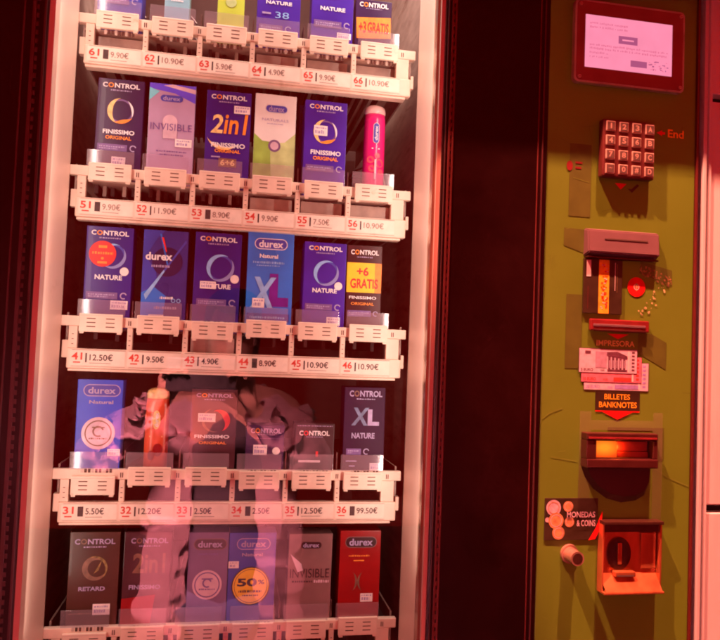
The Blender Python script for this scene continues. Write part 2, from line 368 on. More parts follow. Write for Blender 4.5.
m.box(-0.2215, 0.2455, 0.575, 0.58, -0.80, 0.90, 'back_steel'); m.box(-0.2215, 0.2455, D+0.006, 0.575, -0.82, -0.80, 'back_steel')
m.build('inner_lining', VM)
m = MB()                                              # slotted uprights carrying the trays
for xs in (-0.2213, 0.2410):
    m.box(xs, xs+0.0042, D+0.008, D+0.016, -0.70, 0.86, 'cream_liner')
for k in range(88):
    z = -0.69+k*0.0155
    m.box(0.2402, 0.2425, D+0.0070, D+0.012, z, z+0.0085, 'rack_slot'); m.box(-0.2185, -0.2165, D+0.0070, D+0.012, z, z+0.0085, 'rack_slot')
m.build('slotted_upright', VM)
MB().box(-0.34, 0.66, -0.066, -0.003, 0.502, 0.90, 'black_paint', 0.003).build('unseen_canopy', VM)  # unseen canopy added to shade the top of panel and wall

# --- trays
BT = {'A': 0.4115, 'B': 0.2187, 'C': 0.0314, 'D': -0.156, 'E': -0.347}
P0, PP = -0.1935, 0.0672                              # first lane post, lane pitch
PRICES = {'A': [('61', '9.90'), ('62', '10.90'), ('63', '5.90'), ('64', '4.90'), ('65', '9.90'), ('66', '10.90')],
          'B': [('51', '9.90'), ('52', '11.90'), ('53', '8.90'), ('54', '9.90'), ('55', '7.50'), ('56', '10.90')],
          'C': [('41', '12.50'), ('42', '9.50'), ('43', '4.90'), ('44', '8.90'), ('45', '10.90'), ('46', '10.90')],
          'D': [('31', '5.50'), ('32', '12.20'), ('33', '2.50'), ('34', '2.50'), ('35', '12.50'), ('36', '99.50')],
          'E': [('21', '9.90'), ('22', '9.90'), ('23', '5.50'), ('24', '8.90'), ('25', '9.90'), ('26', '9.90')]}
DROP = {('D', 0): 0.0115, ('D', 3): 0.004, ('D', 4): 0.004, ('D', 5): 0.005, ('E', 0): 0.010, ('A', 1): 0.0, ('C', 2): 0.005, ('E', 1): 0.004, ('E', 2): 0.004, ('E', 3): 0.003, ('E', 4): 0.003}
BLACKS = {('A', 0): 1, ('B', 0): 1, ('D', 0): 1, ('C', 3): 1, ('B', 2): 1, ('D', 3): 1, ('D', 5): 1}
PALE = {('A', 0), ('A', 3), ('A', 4), ('A', 5), ('B', 3), ('B', 4), ('B', 5), ('C', 2)}
JT = random.Random(3)
for row, bt in BT.items():
    f = D+0.002
    t = MB()
    t.box(-0.2090, 0.2276, f, f+0.009, bt-0.0125, bt, 'shelf_plastic', 0.0012)                    # top bar
    t.box(-0.1992, 0.2215, f-0.002, f+0.010, bt-0.0645, bt-0.0400, 'shelf_plastic', 0.002)        # price rail
    t.box(-0.1975, 0.2150, f, f+0.014, bt-0.0680, bt-0.0647, 'shelf_plastic', 0.001)
    t.box(-0.2060, -0.1986, f+0.002, f+0.012, bt-0.052, bt-0.030, 'shelf_plastic', 0.001)
    t.box(0.2218, 0.2262, f+0.002, f+0.012, bt-0.052, bt-0.034, 'shelf_plastic', 0.001)
    t.build('tray_front', VM).name = 'tray_front'
    TF = ORG[-1]
    for k in range(7):
        t = MB()
        x = P0 + PP*k; hw = 0.0052 if k == 0 else (0.0088 if k == 6 else 0.0032)
        t.box(x-hw, x+hw, f+0.0005, f+0.0085, bt-0.0399, bt-0.0126, 'shelf_plastic', 0.0006)
        t.build('post', TF)
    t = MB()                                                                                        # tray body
    t.box(-0.2020, 0.2220, f+0.012, 0.55, bt-0.0165, bt-0.0140, 'cream_liner' if row in 'AB' else 'tray_dark')  # undersides of rows A and B painted paler in place of light
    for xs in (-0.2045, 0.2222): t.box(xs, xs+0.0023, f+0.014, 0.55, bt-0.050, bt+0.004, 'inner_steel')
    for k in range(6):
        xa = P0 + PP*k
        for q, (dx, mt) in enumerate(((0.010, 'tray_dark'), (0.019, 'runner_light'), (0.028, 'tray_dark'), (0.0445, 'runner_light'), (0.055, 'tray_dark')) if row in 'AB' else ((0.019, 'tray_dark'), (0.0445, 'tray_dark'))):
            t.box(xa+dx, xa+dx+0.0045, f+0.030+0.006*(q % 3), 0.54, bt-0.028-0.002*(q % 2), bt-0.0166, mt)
        if k: t.box(xa-0.0008, xa+0.0008, f+0.012, 0.54, bt-0.0139, bt+0.022, 'shelf_wire')
        if (row, k) in PALE:
            t.box(xa+0.006, xa+PP-0.006, f+0.018, f+0.021, bt-0.040, bt-0.0205, 'runner_light', 0.0006)
    t.box(-0.2018, 0.2218, f+0.012, f+0.016, bt-0.058, bt-0.0405, 'tray_dark')
    TB = t.build('tray_body', VM)
    if row in 'ABC':
        for k in range(6):
            cx = P0 + PP*(k+0.5); zc = bt+0.016; pts = []
            h = MB(); N_ = 13*14
            for i in range(N_+1):
                a = 2*math.pi*i/14; pts.append((cx+0.0275*math.cos(a), 0.165+0.385*i/N_, zc+0.0275*math.sin(a)))
            for p, q in zip(pts, pts[1:]): h.cyl(p, q, 0.0015, 0.0015, 'shelf_wire', 5, False)
            h.build('coil', TB)
    for k in range(6):
        xa = P0 + PP*k + (0.0075 if k else 0.0075); xb = P0 + PP*(k+1) - 0.0085
        dz = DROP.get((row, k), 0.0)
        tr = MB()
        for q in (0.006, 0.0125): tr.rect(P0+PP*(k+1)-0.0038+q*0.35-0.0008, P0+PP*(k+1)-0.0038+q*0.35+0.0004, bt-0.0100, bt-0.0040, f-0.00015, 'slit_dark')
        tr.rect(P0+PP*k+0.0005, P0+PP*(k+1)-0.0035, bt-0.0419, bt-0.0413, f-0.00215, 'ink_grey'); tr.rect(P0+PP*k+0.0005, P0+PP*(k+1)-0.0035, bt-0.0622, bt-0.0617, f-0.00215, 'ink_grey')  # groove shadow lines painted along the rail edges
        for q in range(3): tr.rect(P0+PP*k-0.0012, P0+PP*k+0.0012, bt-0.0350+q*0.006, bt-0.0342+q*0.006, f+0.0003, 'slit_dark')
        tr.build('tray_slots', TF)
        jx, jz = JT.uniform(-0.0008, 0.0008), JT.uniform(-0.0009, 0.0007); xa += jx; xb += jx
        zt = bt + 0.004 - dz + jz; zb = bt - 0.0185 - dz + jz
        p = MB(); p.box(xa, xb, f-0.005, f-0.0006, zb, zt, 'shelf_plastic', 0.0009)
        for cx in (xa+0.28*(xb-xa), xa+0.72*(xb-xa)):
            for j in range(3): p.rect(cx-0.0052, cx+0.0052, zt-0.0060-j*0.0050-0.0006, zt-0.0060-j*0.0050+0.0006, f-0.00515, 'slit_dark')
        p.box(xa+0.001, xa+0.006, f-0.0046, f-0.0008, zb-0.0022, zb+0.0005, 'shelf_plastic', 0.0004); p.box(xb-0.006, xb-0.001, f-0.0046, f-0.0008, zb-0.0022, zb+0.0005, 'shelf_plastic', 0.0004); p.rect(xa+0.002, xb-0.002, zt-0.0024, zt-0.0020, f-0.00512, 'runner_light')
        if dz > 0.001 or row == 'A':                                                             # rack teeth behind a lowered stop
            for j in range(9): p.box(xa+0.010+j*0.0042, xa+0.0130+j*0.0042, f-0.0004, f-0.0001, (bt-0.0022 if row != 'A' else zb-0.004) - 0.002, (bt+0.0004 if row != 'A' else zb), 'slit_dark' if j % 3 else 'runner_light')
        p.build('lane_stop', TF)
        MB().box(xa-0.0035, xb+0.002, f-0.0004, f+0.0008, bt+0.0005, bt+0.021, 'lip_plastic', 0.0003).build('clear_lip', TF)
        num, price = PRICES[row][k]
        l = MB(); y = f-0.0021; l.rect(P0+PP*k-0.0025+0.001, P0+PP*(k+1)-0.0040, bt-0.0605, bt-0.0425, y-0.0001, 'label_paper')
        x = P0 + PP*k + 0.0005
        l.text(num, x, x+0.0125, bt-0.0540, bt-0.0450, y-0.0003, 'ink_red', 0.02)
        l.rect(x+0.002, x+0.0105, bt-0.0578, bt-0.0563, y-0.0003, 'ink_red')
        xo = 0.0
        if BLACKS.get((row, k)): l.rect(x+0.0170, x+0.0235, bt-0.0570, bt-0.0450, y-0.0003, 'ink_dark'); xo = 0.008
        else: l.rect(x+0.0160, x+0.0178, bt-0.0570, bt-0.0455, y-0.0003, 'ink_dark'); xo = 0.003
        l.text(price+'\u20ac', x+0.0180+xo, x+0.0390+xo*1.1+(0.006 if len(price) > 4 else 0), bt-0.0545, bt-0.0465, y-0.0003, 'ink_dark' if row in 'CD' else 'ink_grey', 0.012)
        if k % 2 == 0: l.rect(x+0.018+xo, x+0.046, bt-0.0580, bt-0.0573, y-0.0003, 'ink_grey')
        l.build('price_label', TF)

# --- green payment panel
m = MB()
m.box(0.3709, 0.5740, 0.0, 0.010, -1.44, 0.895, 'lime_paint', 0.0012)
m.rect(0.4010, 0.4300, 0.1780, 0.2690, -0.0004, 'lime_dark'); m.flat([(0.3958, 0.1410), (0.4225, 0.1330), (0.4225, 0.1620), (0.3958, 0.1630)], -0.0004, 'lime_dark')
m.rect(0.4010, 0.4225, -0.010, 0.0810, -0.0004, 'lime_dark'); m.flat([(0.4985, 0.012), (0.5380, -0.008), (0.5380, 0.026), (0.518, 0.036), (0.4985, 0.038)], -0.0004, 'lime_dark')
m.flat([(0.520, -0.125), (0.537, -0.120), (0.537, -0.081), (0.460, -0.081), (0.460, -0.0845), (0.520, -0.0845)], -0.0004, 'lime_dark'); m.rect(0.5325, 0.5370, -0.243, -0.205, -0.0004, 'lime_dark')
def streak(pts, w, y, mt):
    for a, b in zip(pts, pts[1:]):
        d = Vector((b[0]-a[0], b[1]-a[1])).normalized(); n = Vector((-d.y, d.x))*w
        m.flat([(a[0]-n.x, a[1]-n.y), (b[0]-n.x, b[1]-n.y), (b[0]+n.x, b[1]+n.y), (a[0]+n.x, a[1]+n.y)], y, mt)
streak([(0.3740, -0.0720), (0.3830, -0.0650), (0.3990, -0.0590)], 0.0006, -0.0005, 'lime_scratch')
streak([(0.5230, -0.1300), (0.5430, -0.1420), (0.5720, -0.1530)], 0.0006, -0.0005, 'lime_scratch')
streak([(0.3860, -0.118), (0.4200, -0.123)], 0.0005, -0.0005, 'lime_scratch')
RS = random.Random(5)
for i in range(26):
    x = RS.uniform(0.378, 0.566); z = RS.uniform(-0.34, 0.33); a = RS.uniform(-0.5, 0.5) + (1.57 if RS.random() < 0.4 else 0); L_ = RS.uniform(0.004, 0.022)
    streak([(x, z), (x+L_*math.cos(a), z+L_*math.sin(a))], RS.uniform(0.00012, 0.0003), -0.00056-0.000004*i, 'lime_scratch' if i % 3 else 'lime_dark')
m.build('green_panel', VM)
MB().box(0.5742, 0.5772, -0.003, 0.010, -1.44, 0.895, 'gasket_red', 0.0006).build('panel_edge', VM)
m = MB()                                              # bits of peeled sticker
for k in range(150):
    if k < 95:
        u, w = random.random(), random.random(); x = 0.5000 + 0.044*u; z = 0.126 - 0.014*u - 0.014*w - 0.003
    else:
        u, w = random.random(), random.random(); x = 0.4985 + 0.036*u; z = 0.060 + 0.026*u*w + 0.018*w
        if abs(u-w) > 0.35: continue
    r = 0.0006 + 0.0018*random.random()
    m.flat([(x+r*random.uniform(.4, 1)*math.cos(a), z+r*random.uniform(.4, 1)*math.sin(a)) for a in (0, 1.1, 2.3, 3.4, 4.6, 5.5)], -0.0006-0.000002*k, 'residue' if k < 95 else 'residue_pale')
m.flat([(0.4985, 0.112), (0.5440, 0.098), (0.5440, 0.118), (0.5000, 0.127)], -0.00045, 'lime_dark')  # darker green patch behind the flakes
m.build('sticker_residue', VM)

# display
DP = MB(); bm = bmesh.new()
def rrect(x0, x1, z0, z1, r, n=5):
    pts = []
    for cx, cz, a in ((x1-r, z0+r, -90), (x1-r, z1-r, 0), (x0+r, z1-r, 90), (x0+r, z0+r, 180)):
        pts += [(cx+r*math.cos(R(a+90*i/n)), cz+r*math.sin(R(a+90*i/n))) for i in range(n+1)]
    return pts
bm.free()
DP.prism(rrect(0.4005, 0.5515, 0.3450, 0.4500, 0.006), -0.0070, -0.0001, 'bezel_edge')
DP.prism(rrect(0.4030, 0.5490, 0.3475, 0.4475, 0.005), -0.0074, -0.0069, 'bezel_acrylic')
DPO = DP.build('display', VM)
m = MB(); m.rect(0.4140, 0.5335, 0.3643, 0.4310, -0.0078, 'screen_pink')
m.rect(0.4590, 0.4850, 0.3985, 0.4085, -0.0080, 'screen_ink'); m.rect(0.4640, 0.4800, 0.4025, 0.4045, -0.0082, 'screen_pink')
m.rect(0.4760, 0.4985, 0.3710, 0.3790, -0.0080, 'screen_ink')
for i, z in enumerate((0.3925, 0.3880, 0.3825, 0.3775, 0.4200, 0.4150)):
    x = 0.4200
    while x < (0.525 if i < 2 else 0.445 if i < 4 else 0.47):
        w = random.uniform(0.0008, 0.0024); m.rect(x, x+w, z+random.choice((0, 0, -0.0006)), z+random.uniform(0.0014, 0.0026), -0.0080, 'screen_ink_faint'); x += w+random.choice((0.0005, 0.0006, 0.0007, 0.0022))
for i in range(26):
    x = 0.5000+random.random()*0.027; z = 0.3685+random.random()*0.0115
    m.rect(x, x+0.0012+0.002*random.random(), z, z+0.0008+0.001*random.random(), -0.0080-i*0.000005, 'screen_ink' if i % 2 else 'screen_ink_faint')
m.build('screen', DPO)
for x, z in ((0.4075, 0.4435), (0.5455, 0.4435), (0.4075, 0.3515), (0.5455, 0.3515)):
    s = MB(); s.cyl((x, -0.0070, z), (x, -0.0088, z), 0.0024, 0.0021, 'screw_metal', 16); s.rect(x-0.0016, x+0.0016, z-0.0003, z+0.0003, -0.0089, 'key_dark')
    s.build('screw', DPO)
# keypad
KP = MB().box(0.4390, 0.5095, -0.0110, -0.0001, 0.2285, 0.3005, 'pad_dark', 0.002).build('keypad', VM)
glyphs = ['123A', '456B', '789C', '*0#D']
for r in range(4):
    for c in range(4):
        cx = 0.4488 + 0.0177*c; cz = 0.2915 - 0.0178*r; k = MB()
        k.box(cx-0.0062, cx+0.0062, -0.0128, -0.0105, cz-0.0064, cz+0.0064, 'key_metal', 0.0011)
        k.box(cx-0.0050, cx+0.0050, -0.0131, -0.0125, cz-0.0052, cz+0.0052, 'key_dark', 0.0003)
        gw = 0.0009 if glyphs[r][c] == '1' else 0.0026; gz = 0.0014 if glyphs[r][c] == '*' else 0.0034
        k.text(glyphs[r][c], cx-gw, cx+gw, cz-gz, cz+gz, -0.0133, 'key_metal', 0.03)
        k.build('key', KP)
m = MB(); m.text('End', 0.5345, 0.5570, 0.2885, 0.2990, -0.0006, 'sign_orange', 0.02)
m.flat([(0.5185, 0.2930), (0.5265, 0.2892), (0.5265, 0.2968)], -0.0006, 'sign_red'); m.rect(0.5265, 0.5305, 0.2915, 0.2945, -0.0006, 'sign_red')
m.build('end_marking', VM)
m = MB(); m.disc(0.4010, 0.2405, 0.0042, 0.0062, -0.0008, 'slot_red', 16); m.rect(0.4085, 0.4180, 0.2440, 0.2465, -0.0008, 'slot_red'); m.rect(0.4085, 0.4165, 0.2375, 0.2400, -0.0008, 'slot_red')
m.build('arrow_marking', VM)
m = MB(); m.flat([(0.4625, 0.2238), (0.4705, 0.2160), (0.4785, 0.2238)], -0.0006, 'sign_red'); m.flat([(0.4800, 0.2180), (0.4860, 0.2130), (0.4960, 0.2230), (0.4930, 0.2245), (0.4850, 0.2175)], -0.0006, 'sign_black')
m.build('arrow_marking', VM)
# card reader hood
RD = MB(); RD.add([(0.4225, 0, 0.1640), (0.5215, 0, 0.1640), (0.5215, 0, 0.1290), (0.4225, 0, 0.1290), (0.4240, -0.0082, 0.1615), (0.5200, -0.0082, 0.1615), (0.5200, -0.0105, 0.1335), (0.4240, -0.0105, 0.1335)],
    [(4, 5, 1, 0), (5, 6, 2, 1), (6, 7, 3, 2), (7, 4, 0, 3), (7, 6, 5, 4)], 'reader_plastic')
bmx = bmesh.new(); vv = [bmx.verts.new(v) for v in RD.v]
for f_ in RD.f: bmx.faces.new([vv[i] for i in f_])
bmesh.ops.bevel(bmx, geom=[e for e in bmx.edges if len(e.link_faces) == 2], offset=0.0015, segments=2, affect='EDGES')
RD = MB().bm(bmx, 'reader_plastic'); RD.box(0.4455, 0.5040, -0.0098, -0.0085, 0.1497, 0.1521, 'key_dark', 0.0004)
RD.box(0.4240, 0.5200, -0.0085, -0.0010, 0.1268, 0.1289, 'dark_plastic', 0.0006)
RD.build('card_reader', VM)
m = MB(); m.box(0.4222, 0.4742, -0.0030, -0.0002, 0.0585, 0.1262, 'sign_black', 0.0006); m.rect(0.4420, 0.4560, 0.0590, 0.1258, -0.0034, 'sign_orange')
m.rect(0.4255, 0.4315, 0.1040, 0.1245, -0.0034, 'sign_white'); m.rect(0.4275, 0.4285, 0.064, 0.092, -0.0034, 'pad_dark')
for i in range(60):
    z = 0.0640+0.055*random.random(); x = 0.4440+0.0085*random.random(); m.rect(x, x+0.0012+0.0016*random.random(), z, z+0.0012, -0.0036-i*0.000003, 'sign_red' if i % 3 else 'sign_white')
for i in range(22):
    z = 0.0880+0.0016*i; m.rect(0.4635, 0.4645, z, z+0.0010, -0.0034, 'sign_white'); m.rect(0.4665, 0.4672, z-0.002, z-0.001, -0.0034, 'residue')
m.build('instruction_sticker', VM)
m = MB(); m.disc(0.4948, 0.0945, 0.0122, 0.0122, -0.0007, 'sign_red', 32); m.ring(0.4948, 0.0945, 0.0030, 0.0038, -0.0009, 'sign_white'); m.rect(0.4942, 0.4954, 0.0895, 0.0995, -0.0010, 'residue_pale'); m.rect(0.4915, 0.4980, 0.0940, 0.0948, -0.0011, 'residue_pale')
m.build('round_sticker', VM)
# receipt printer slot
PR = MB(); PR.box(0.4315, 0.5110, -0.0050, -0.0001, 0.0375, 0.0520, 'slot_red', 0.0014); PR.box(0.4350, 0.5055, -0.0060, -0.0048, 0.0425, 0.0460, 'reader_plastic', 0.0007); PR.box(0.4350, 0.5055, -0.0072, -0.0050, 0.0365, 0.0398, 'dark_plastic', 0.0010)
PRO = PR.build('printer_slot', VM)
m = MB(); m.flat([(0.4560, 0.0345), (0.4710, 0.0280), (0.4860, 0.0345)], -0.0006, 'sign_red'); m.text('IMPRESORA', 0.4425, 0.4940, 0.0190, 0.0262, -0.0006, 'sign_yellow', 0.015)
m.build('printer_marking', VM)
# banknote sticker: three printed notes fanned
m = MB()
def note(x0, x1, z0, z1, y, base, ink, txt, windows=True):
    m.rect(x0-0.0006, x1+0.0006, z0-0.0006, z1+0.0006, y+0.0001, 'note_ink'); m.rect(x0, x1, z0, z1, y, base)
    w, h = x1-x0, z1-z0
    m.rect(x1-0.16*w, x1-0.13*w, z0+0.04*h, z1-0.04*h, y-0.0001, 'sign_white')
    for i in range(6): m.rect(x1-0.09*w, x1-0.04*w, z0+h*(0.1+0.15*i), z0+h*(0.18+0.15*i), y-0.0001, ink)
    m.text(txt, x0+0.03*w, x0+0.24*w, z0+0.05*h, z0+0.17*h, y-0.0001, ink, 0.02); m.text(txt, x0+0.36*w, x0+0.44*w, z0+0.05*h, z0+0.14*h, y-0.0001, ink, 0.02)
note(0.4270, 0.5135, -0.0352, -0.0010, -0.0008, 'note_lilac', 'note_blue', '20 EURO')
m.rect(0.468, 0.500, -0.0335, -0.0285, -0.0010, 'note_blue')
note(0.4230, 0.5035, -0.0255, 0.0060, -0.0012, 'note_red', 'ink_red', '10 EURO')
m.rect(0.466, 0.490, -0.0240, -0.0195, -0.0014, 'ink_red')
note(0.4195, 0.4970, -0.0140, 0.0150, -0.0016, 'note_lilac', 'note_ink', '5 EURO')
m.rect(0.4410, 0.4560, -0.0080, 0.0120, -0.0018, 'note_grey'); m.rect(0.4270, 0.4345, 0.0090, 0.0125, -0.0018, 'note_ink')
for i in range(5):
    x = 0.4580+0.0050*i; m.rect(x, x+0.0032, -0.0095, 0.0065-0.0008*i, -0.0018, 'note_ink'); m.rect(x+0.0009, x+0.0023, -0.0080, 0.0015, -0.0020, 'note_grey')
m.flat([(0.4560, 0.0075), (0.4840, 0.0035), (0.4840, 0.0070), (0.4700, 0.0125), (0.4560, 0.0115)], -0.0019, 'note_ink')
m.rect(0.4570, 0.4840, -0.0122, -0.0098, -0.0018, 'note_ink')
m.build('banknote_sticker', VM)
m = MB(); m.rect(0.4425, 0.5025, -0.0605, -0.0365, -0.0007, 'sign_black'); m.text('BILLETES', 0.4545, 0.4890, -0.0468, -0.0400, -0.0009, 'sign_orange', 0.015); m.text('BANKNOTES', 0.4475, 0.4985, -0.0568, -0.0497, -0.0009, 'sign_orange', 0.015)
m.rect(0.4425, 0.5025, -0.0620, -0.0607, -0.0007, 'sign_red'); m.flat([(0.4520, -0.0622), (0.4725, -0.0715), (0.4930, -0.0622)], -0.0008, 'sign_red')
m.build('banknote_sign', VM)
# banknote acceptor
AC = MB(); x0, x1, z0, z1 = 0.4250, 0.5195, -0.1290, -0.0870
AC.box(x0, x1, -0.0150, -0.0001, z1-0.0085, z1, 'dark_plastic', 0.0012); AC.box(x0, x1, -0.0165, -0.0001, z0, z0+0.0110, 'dark_plastic', 0.0015)
AC.box(x0, x0+0.0130, -0.0145, -0.0001, z0+0.0111, z1-0.0086, 'dark_plastic', 0.001); AC.box(x1-0.0060, x1, -0.0145, -0.0001, z0+0.0111, z1-0.0086, 'dark_plastic', 0.001)
AC.box(x0+0.013, x1-0.006, -0.0030, -0.0006, z0+0.0111, z1-0.0086, 'throat_dark')
AC.box(x0+0.002, x1-0.002, -0.0162, -0.0150, z1-0.0070, z1-0.0045, 'slot_red', 0.0004)
ACO = AC.build('banknote_acceptor', VM)
m = MB(); m.box(x0+0.0140, x0+0.0440, -0.0080, -0.0032, z0+0.0118, z0+0.0315, 'acceptor_glow', 0.0008); m.build('glow_lamp', ACO)
m = MB(); m.box(x0+0.0450, x1-0.0080, -0.0070, -0.0032, z0+0.0120, z0+0.0190, 'slot_red', 0.0008); m.box(x0+0.0450, x1-0.0080, -0.0050, -0.0032, z0+0.0195, z0+0.0315, 'slot_red', 0.0008); m.box(x0+0.0140, x1-0.0070, -0.0105, -0.0090, z0+0.0112, z0+0.0122, 'reader_plastic', 0.0003)
m.build('note_slot', ACO)
lamp('acceptor_lamp', 'POINT', (x0+0.046, -0.0110, z0+0.024), (x0+0.046, 0, z0+0.024), 0.035, (1.0, 0.17, 0.015), shadow_soft_size=0.002)
m = MB(); pts = [(0.4260, -0.1295), (0.4310, -0.1420), (0.4420, -0.1560), (0.4600, -0.1680), (0.4800, -0.1730), (0.5000, -0.1705), (0.5110, -0.1640), (0.5165, -0.1500), (0.5180, -0.1295)]
mid = [(0.4300+0.0, -0.1292), (0.4350, -0.1400), (0.4460, -0.1520), (0.4620, -0.1610), (0.4790, -0.1640), (0.4960, -0.1625), (0.5060, -0.1570), (0.5120, -0.1470), (0.5140, -0.1292)]
n = len(pts); m.add([(x, -0.0004, z) for x, z in pts] + [(x, -0.0085, z) for x, z in mid], [(i, i+n, i+1+n, i+1) for i in range(n-1)] + [tuple(range(n, 2*n))], 'throat_dark')
m.build('dark_curve', ACO)  # raised dark curved shape below the acceptor
m = MB(); m.rect(0.4225, 0.4375, -0.205, -0.062, -0.0009, 'tape_clear'); m.rect(0.5215, 0.5345, -0.205, -0.062, -0.0009, 'tape_clear'); m.rect(0.4377, 0.5213, -0.0845, -0.0725, -0.0010, 'tape_clear')
m.build('clear_tape', VM)
# coin sign
m = MB(); m.box(0.3795, 0.4490, -0.0016, -0.0002, -0.2180, -0.1675, 'sign_black', 0.0005)
for x, z, r, mt in ((0.3905, -0.1790, 0.0095, 'coin_silver'), (0.4095, -0.1775, 0.0065, 'coin_copper'), (0.3940, -0.1945, 0.0098, 'coin_copper'), (0.4115, -0.1960, 0.0062, 'coin_copper'), (0.3975, -0.2090, 0.0080, 'coin_copper'), (0.3830, -0.1935, 0.0030, 'coin_silver')):
    m.disc(x, z, r, r, -0.0020-0.00001*r*1000, mt); m.ring(x, z, r*0.68, r*0.76, -0.0022-0.00001*r*1000, 'coin_silver' if mt == 'coin_copper' else 'coin_copper')
m.text('MONEDAS', 0.4075, 0.4445, -0.1905, -0.1835, -0.0030, 'coin_silver', 0.015); m.text('& COINS', 0.4205, 0.4450, -0.2010, -0.1935, -0.0030, 'coin_silver', 0.015)
m.flat([(0.4360, -0.2180), (0.4460, -0.2020), (0.4535, -0.1830), (0.4545, -0.1850), (0.4520, -0.2030), (0.4450, -0.2165)], -0.0032, 'sign_red')
m.build('coin_sign', VM)
# return knob
m = MB(); m.cyl((0.4130, -0.0001, -0.2345), (0.4130, -0.0030, -0.2345), 0.0118, 0.0112, 'steel', 28); m.cyl((0.4130, -0.0030, -0.2345), (0.4130, -0.0215, -0.2345), 0.0090, 0.0084, 'steel', 28)
KO = m.build('return_button', VM)
m = MB(); m.ring(0.4130, -0.2345, 0.0064, 0.0084, -0.0217, 'steel'); m.cyl((0.4130, -0.0214, -0.2345), (0.4130, -0.0219, -0.2345), 0.0066, 0.0064, 'steel_dark', 24); m.build('cap', KO)
# coin slot plate, dished
m = MB(); x0, x1, z0, z1 = 0.4500, 0.5290, -0.2790, -0.1930
m.box(x0, x1, -0.0160, -0.0001, z1-0.0040, z1, 'steel_dark', 0.0008); m.box(x0, x0+0.0022, -0.0120, -0.0001, z0+0.0031, z1-0.0041, 'bronze', 0.0006)
m.box(x1-0.0022, x1, -0.0120, -0.0001, z0+0.0031, z1-0.0041, 'bronze', 0.0006); m.box(x0, x1, -0.0190, -0.0001, z0, z0+0.0030, 'bronze', 0.0008)
m.add([(x0+0.0022, -0.0010, z1-0.0041), (x1-0.0022, -0.0010, z1-0.0041), (x1-0.0022, -0.0025, z0+0.022), (x0+0.0022, -0.0025, z0+0.022), (x1-0.0022, -0.0185, z0+0.0032), (x0+0.0022, -0.0185, z0+0.0032)], [(3, 2, 1, 0), (5, 4, 2, 3)], 'bronze')
m.box(x0+0.0024, x1-0.0024, -0.0090, -0.0012, z1-0.0140, z1-0.0042, 'steel_dark', 0.0006)
SLO = m.build('coin_plate', VM, smooth=False)
m = MB(); cx, cz = 0.4770, -0.2345
m.ring(cx, cz, 0.0120, 0.0160, -0.0036, 'steel_dark', sz=1.25); m.disc(cx, cz, 0.0120, 0.0150, -0.0034, 'throat_dark'); m.build('coin_recess', SLO)
m = MB(); m.box(cx-0.0028, cx+0.0028, -0.0060, -0.0037, cz-0.0125, cz+0.0135, 'bronze', 0.0012); m.build('coin_mouth', SLO)
m = MB(); m.box(cx-0.0090, cx+0.0180, -0.0120, -0.0030, -0.2600, -0.2540, 'bronze', 0.0012); m.rect(cx-0.0070, cx+0.0150, -0.2595, -0.2575, -0.0122, 'key_dark'); m.build('reject_lip', SLO)
MB().box(x1-0.0230, x1-0.0030, -0.0050, -0.0030, z0+0.026, z1-0.0160, 'bronze', 0.001).build('side_guide', SLO)

# ------------------------------------------------------------------ the goods
RJ = random.Random(11)
GRP = 'goods on the trays of the vending machine'
def goods(row, x0, x1, zt, body, label, specs, cat='box', name='condom_box', yf=0.118, depth=0.034, yaw=0.0, sides=None):
    zb = BT[row]-0.0139
    o0 = Vector(((x0+x1)/2, yf+depth/2, zb))
    b = MB(); b.box(x0, x1, yf, yf+depth, zb, zt, body, 0.0007)
    ob = b.build(name, origin=o0); tag(ob, label, cat, GRP)
    w, h = x1-x0, zt-zb
    vis = zt-(BT[row]+0.002)                           # v runs over the part above the tray edge
    y = yf-0.00025
    for part, items in specs:
        p = MB()
        for it in items:
            k = it[0]; y -= 0.00004
            X = lambda u: x0+w*u
            Z = lambda v: zt-vis*v
            if k == 't': p.text(it[1], X(it[2]), X(it[3]), Z(it[5]), Z(it[4]), y, it[6], *(it[7:]))
            elif k == 'r': p.rect(X(it[1]), X(it[2]), Z(it[4]), Z(it[3]), y, it[5])
            elif k == 'ring': p.ring(X(it[1]), Z(it[2]), it[3]*w, it[4]*w, y, it[5], it[6], it[7], 36, it[8])
            elif k == 'dash':
                a_ = it[1]
                while a_ < it[2]:
                    b_ = min(a_+RJ.uniform(0.012, 0.05), it[2]); hh = RJ.uniform(0.0, 0.25)*(it[4]-it[3])
                    p.rect(X(a_), X(b_), Z(it[4]), Z(it[3]+hh), y, it[5]); a_ = b_+RJ.uniform(0.008, 0.022)
            elif k == 'd': p.disc(X(it[1]), Z(it[2]), it[3]*w, it[3]*w, y, it[4])
            elif k == 'oval':
                cx, cz, a, c = X(it[1]), Z(it[2]), it[3]*w, it[4]*w
                p.flat([(cx+s*(a-c)+c*math.cos(R(t)), cz+c*math.sin(R(t))) for s, r_ in ((1, range(-90, 91, 15)), (-1, range(90, 271, 15))) for t in r_], y, it[5])
            elif k == 'p': p.flat([(X(u), Z(v)) for u, v in it[1]], y, it[2])
        p.build(part, ob)
    ob.rotation_euler = (R(RJ.uniform(-0.5, 0.15)), R(RJ.uniform(-0.35, 0.35)), yaw or R(RJ.uniform(-1.6, 1.6)))
    return ob
def ctl(v=0.045, h=0.055, m='print_white', o='print_orange', a=0.10, b=0.90):
    w = b-a
    return ('brand_lettering', [('t', 'C', a, a+0.13*w, v, v+h, m, 0.03), ('t', 'O', a+0.145*w, a+0.30*w, v, v+h, o, 0.03), ('t', 'NTROL', a+0.32*w, b, v, v+h, m, 0.03), ('dash', a+0.22*w, a+0.78*w, v+h+0.020, v+h+0.036, m if m != 'print_white' else 'print_lilac')])
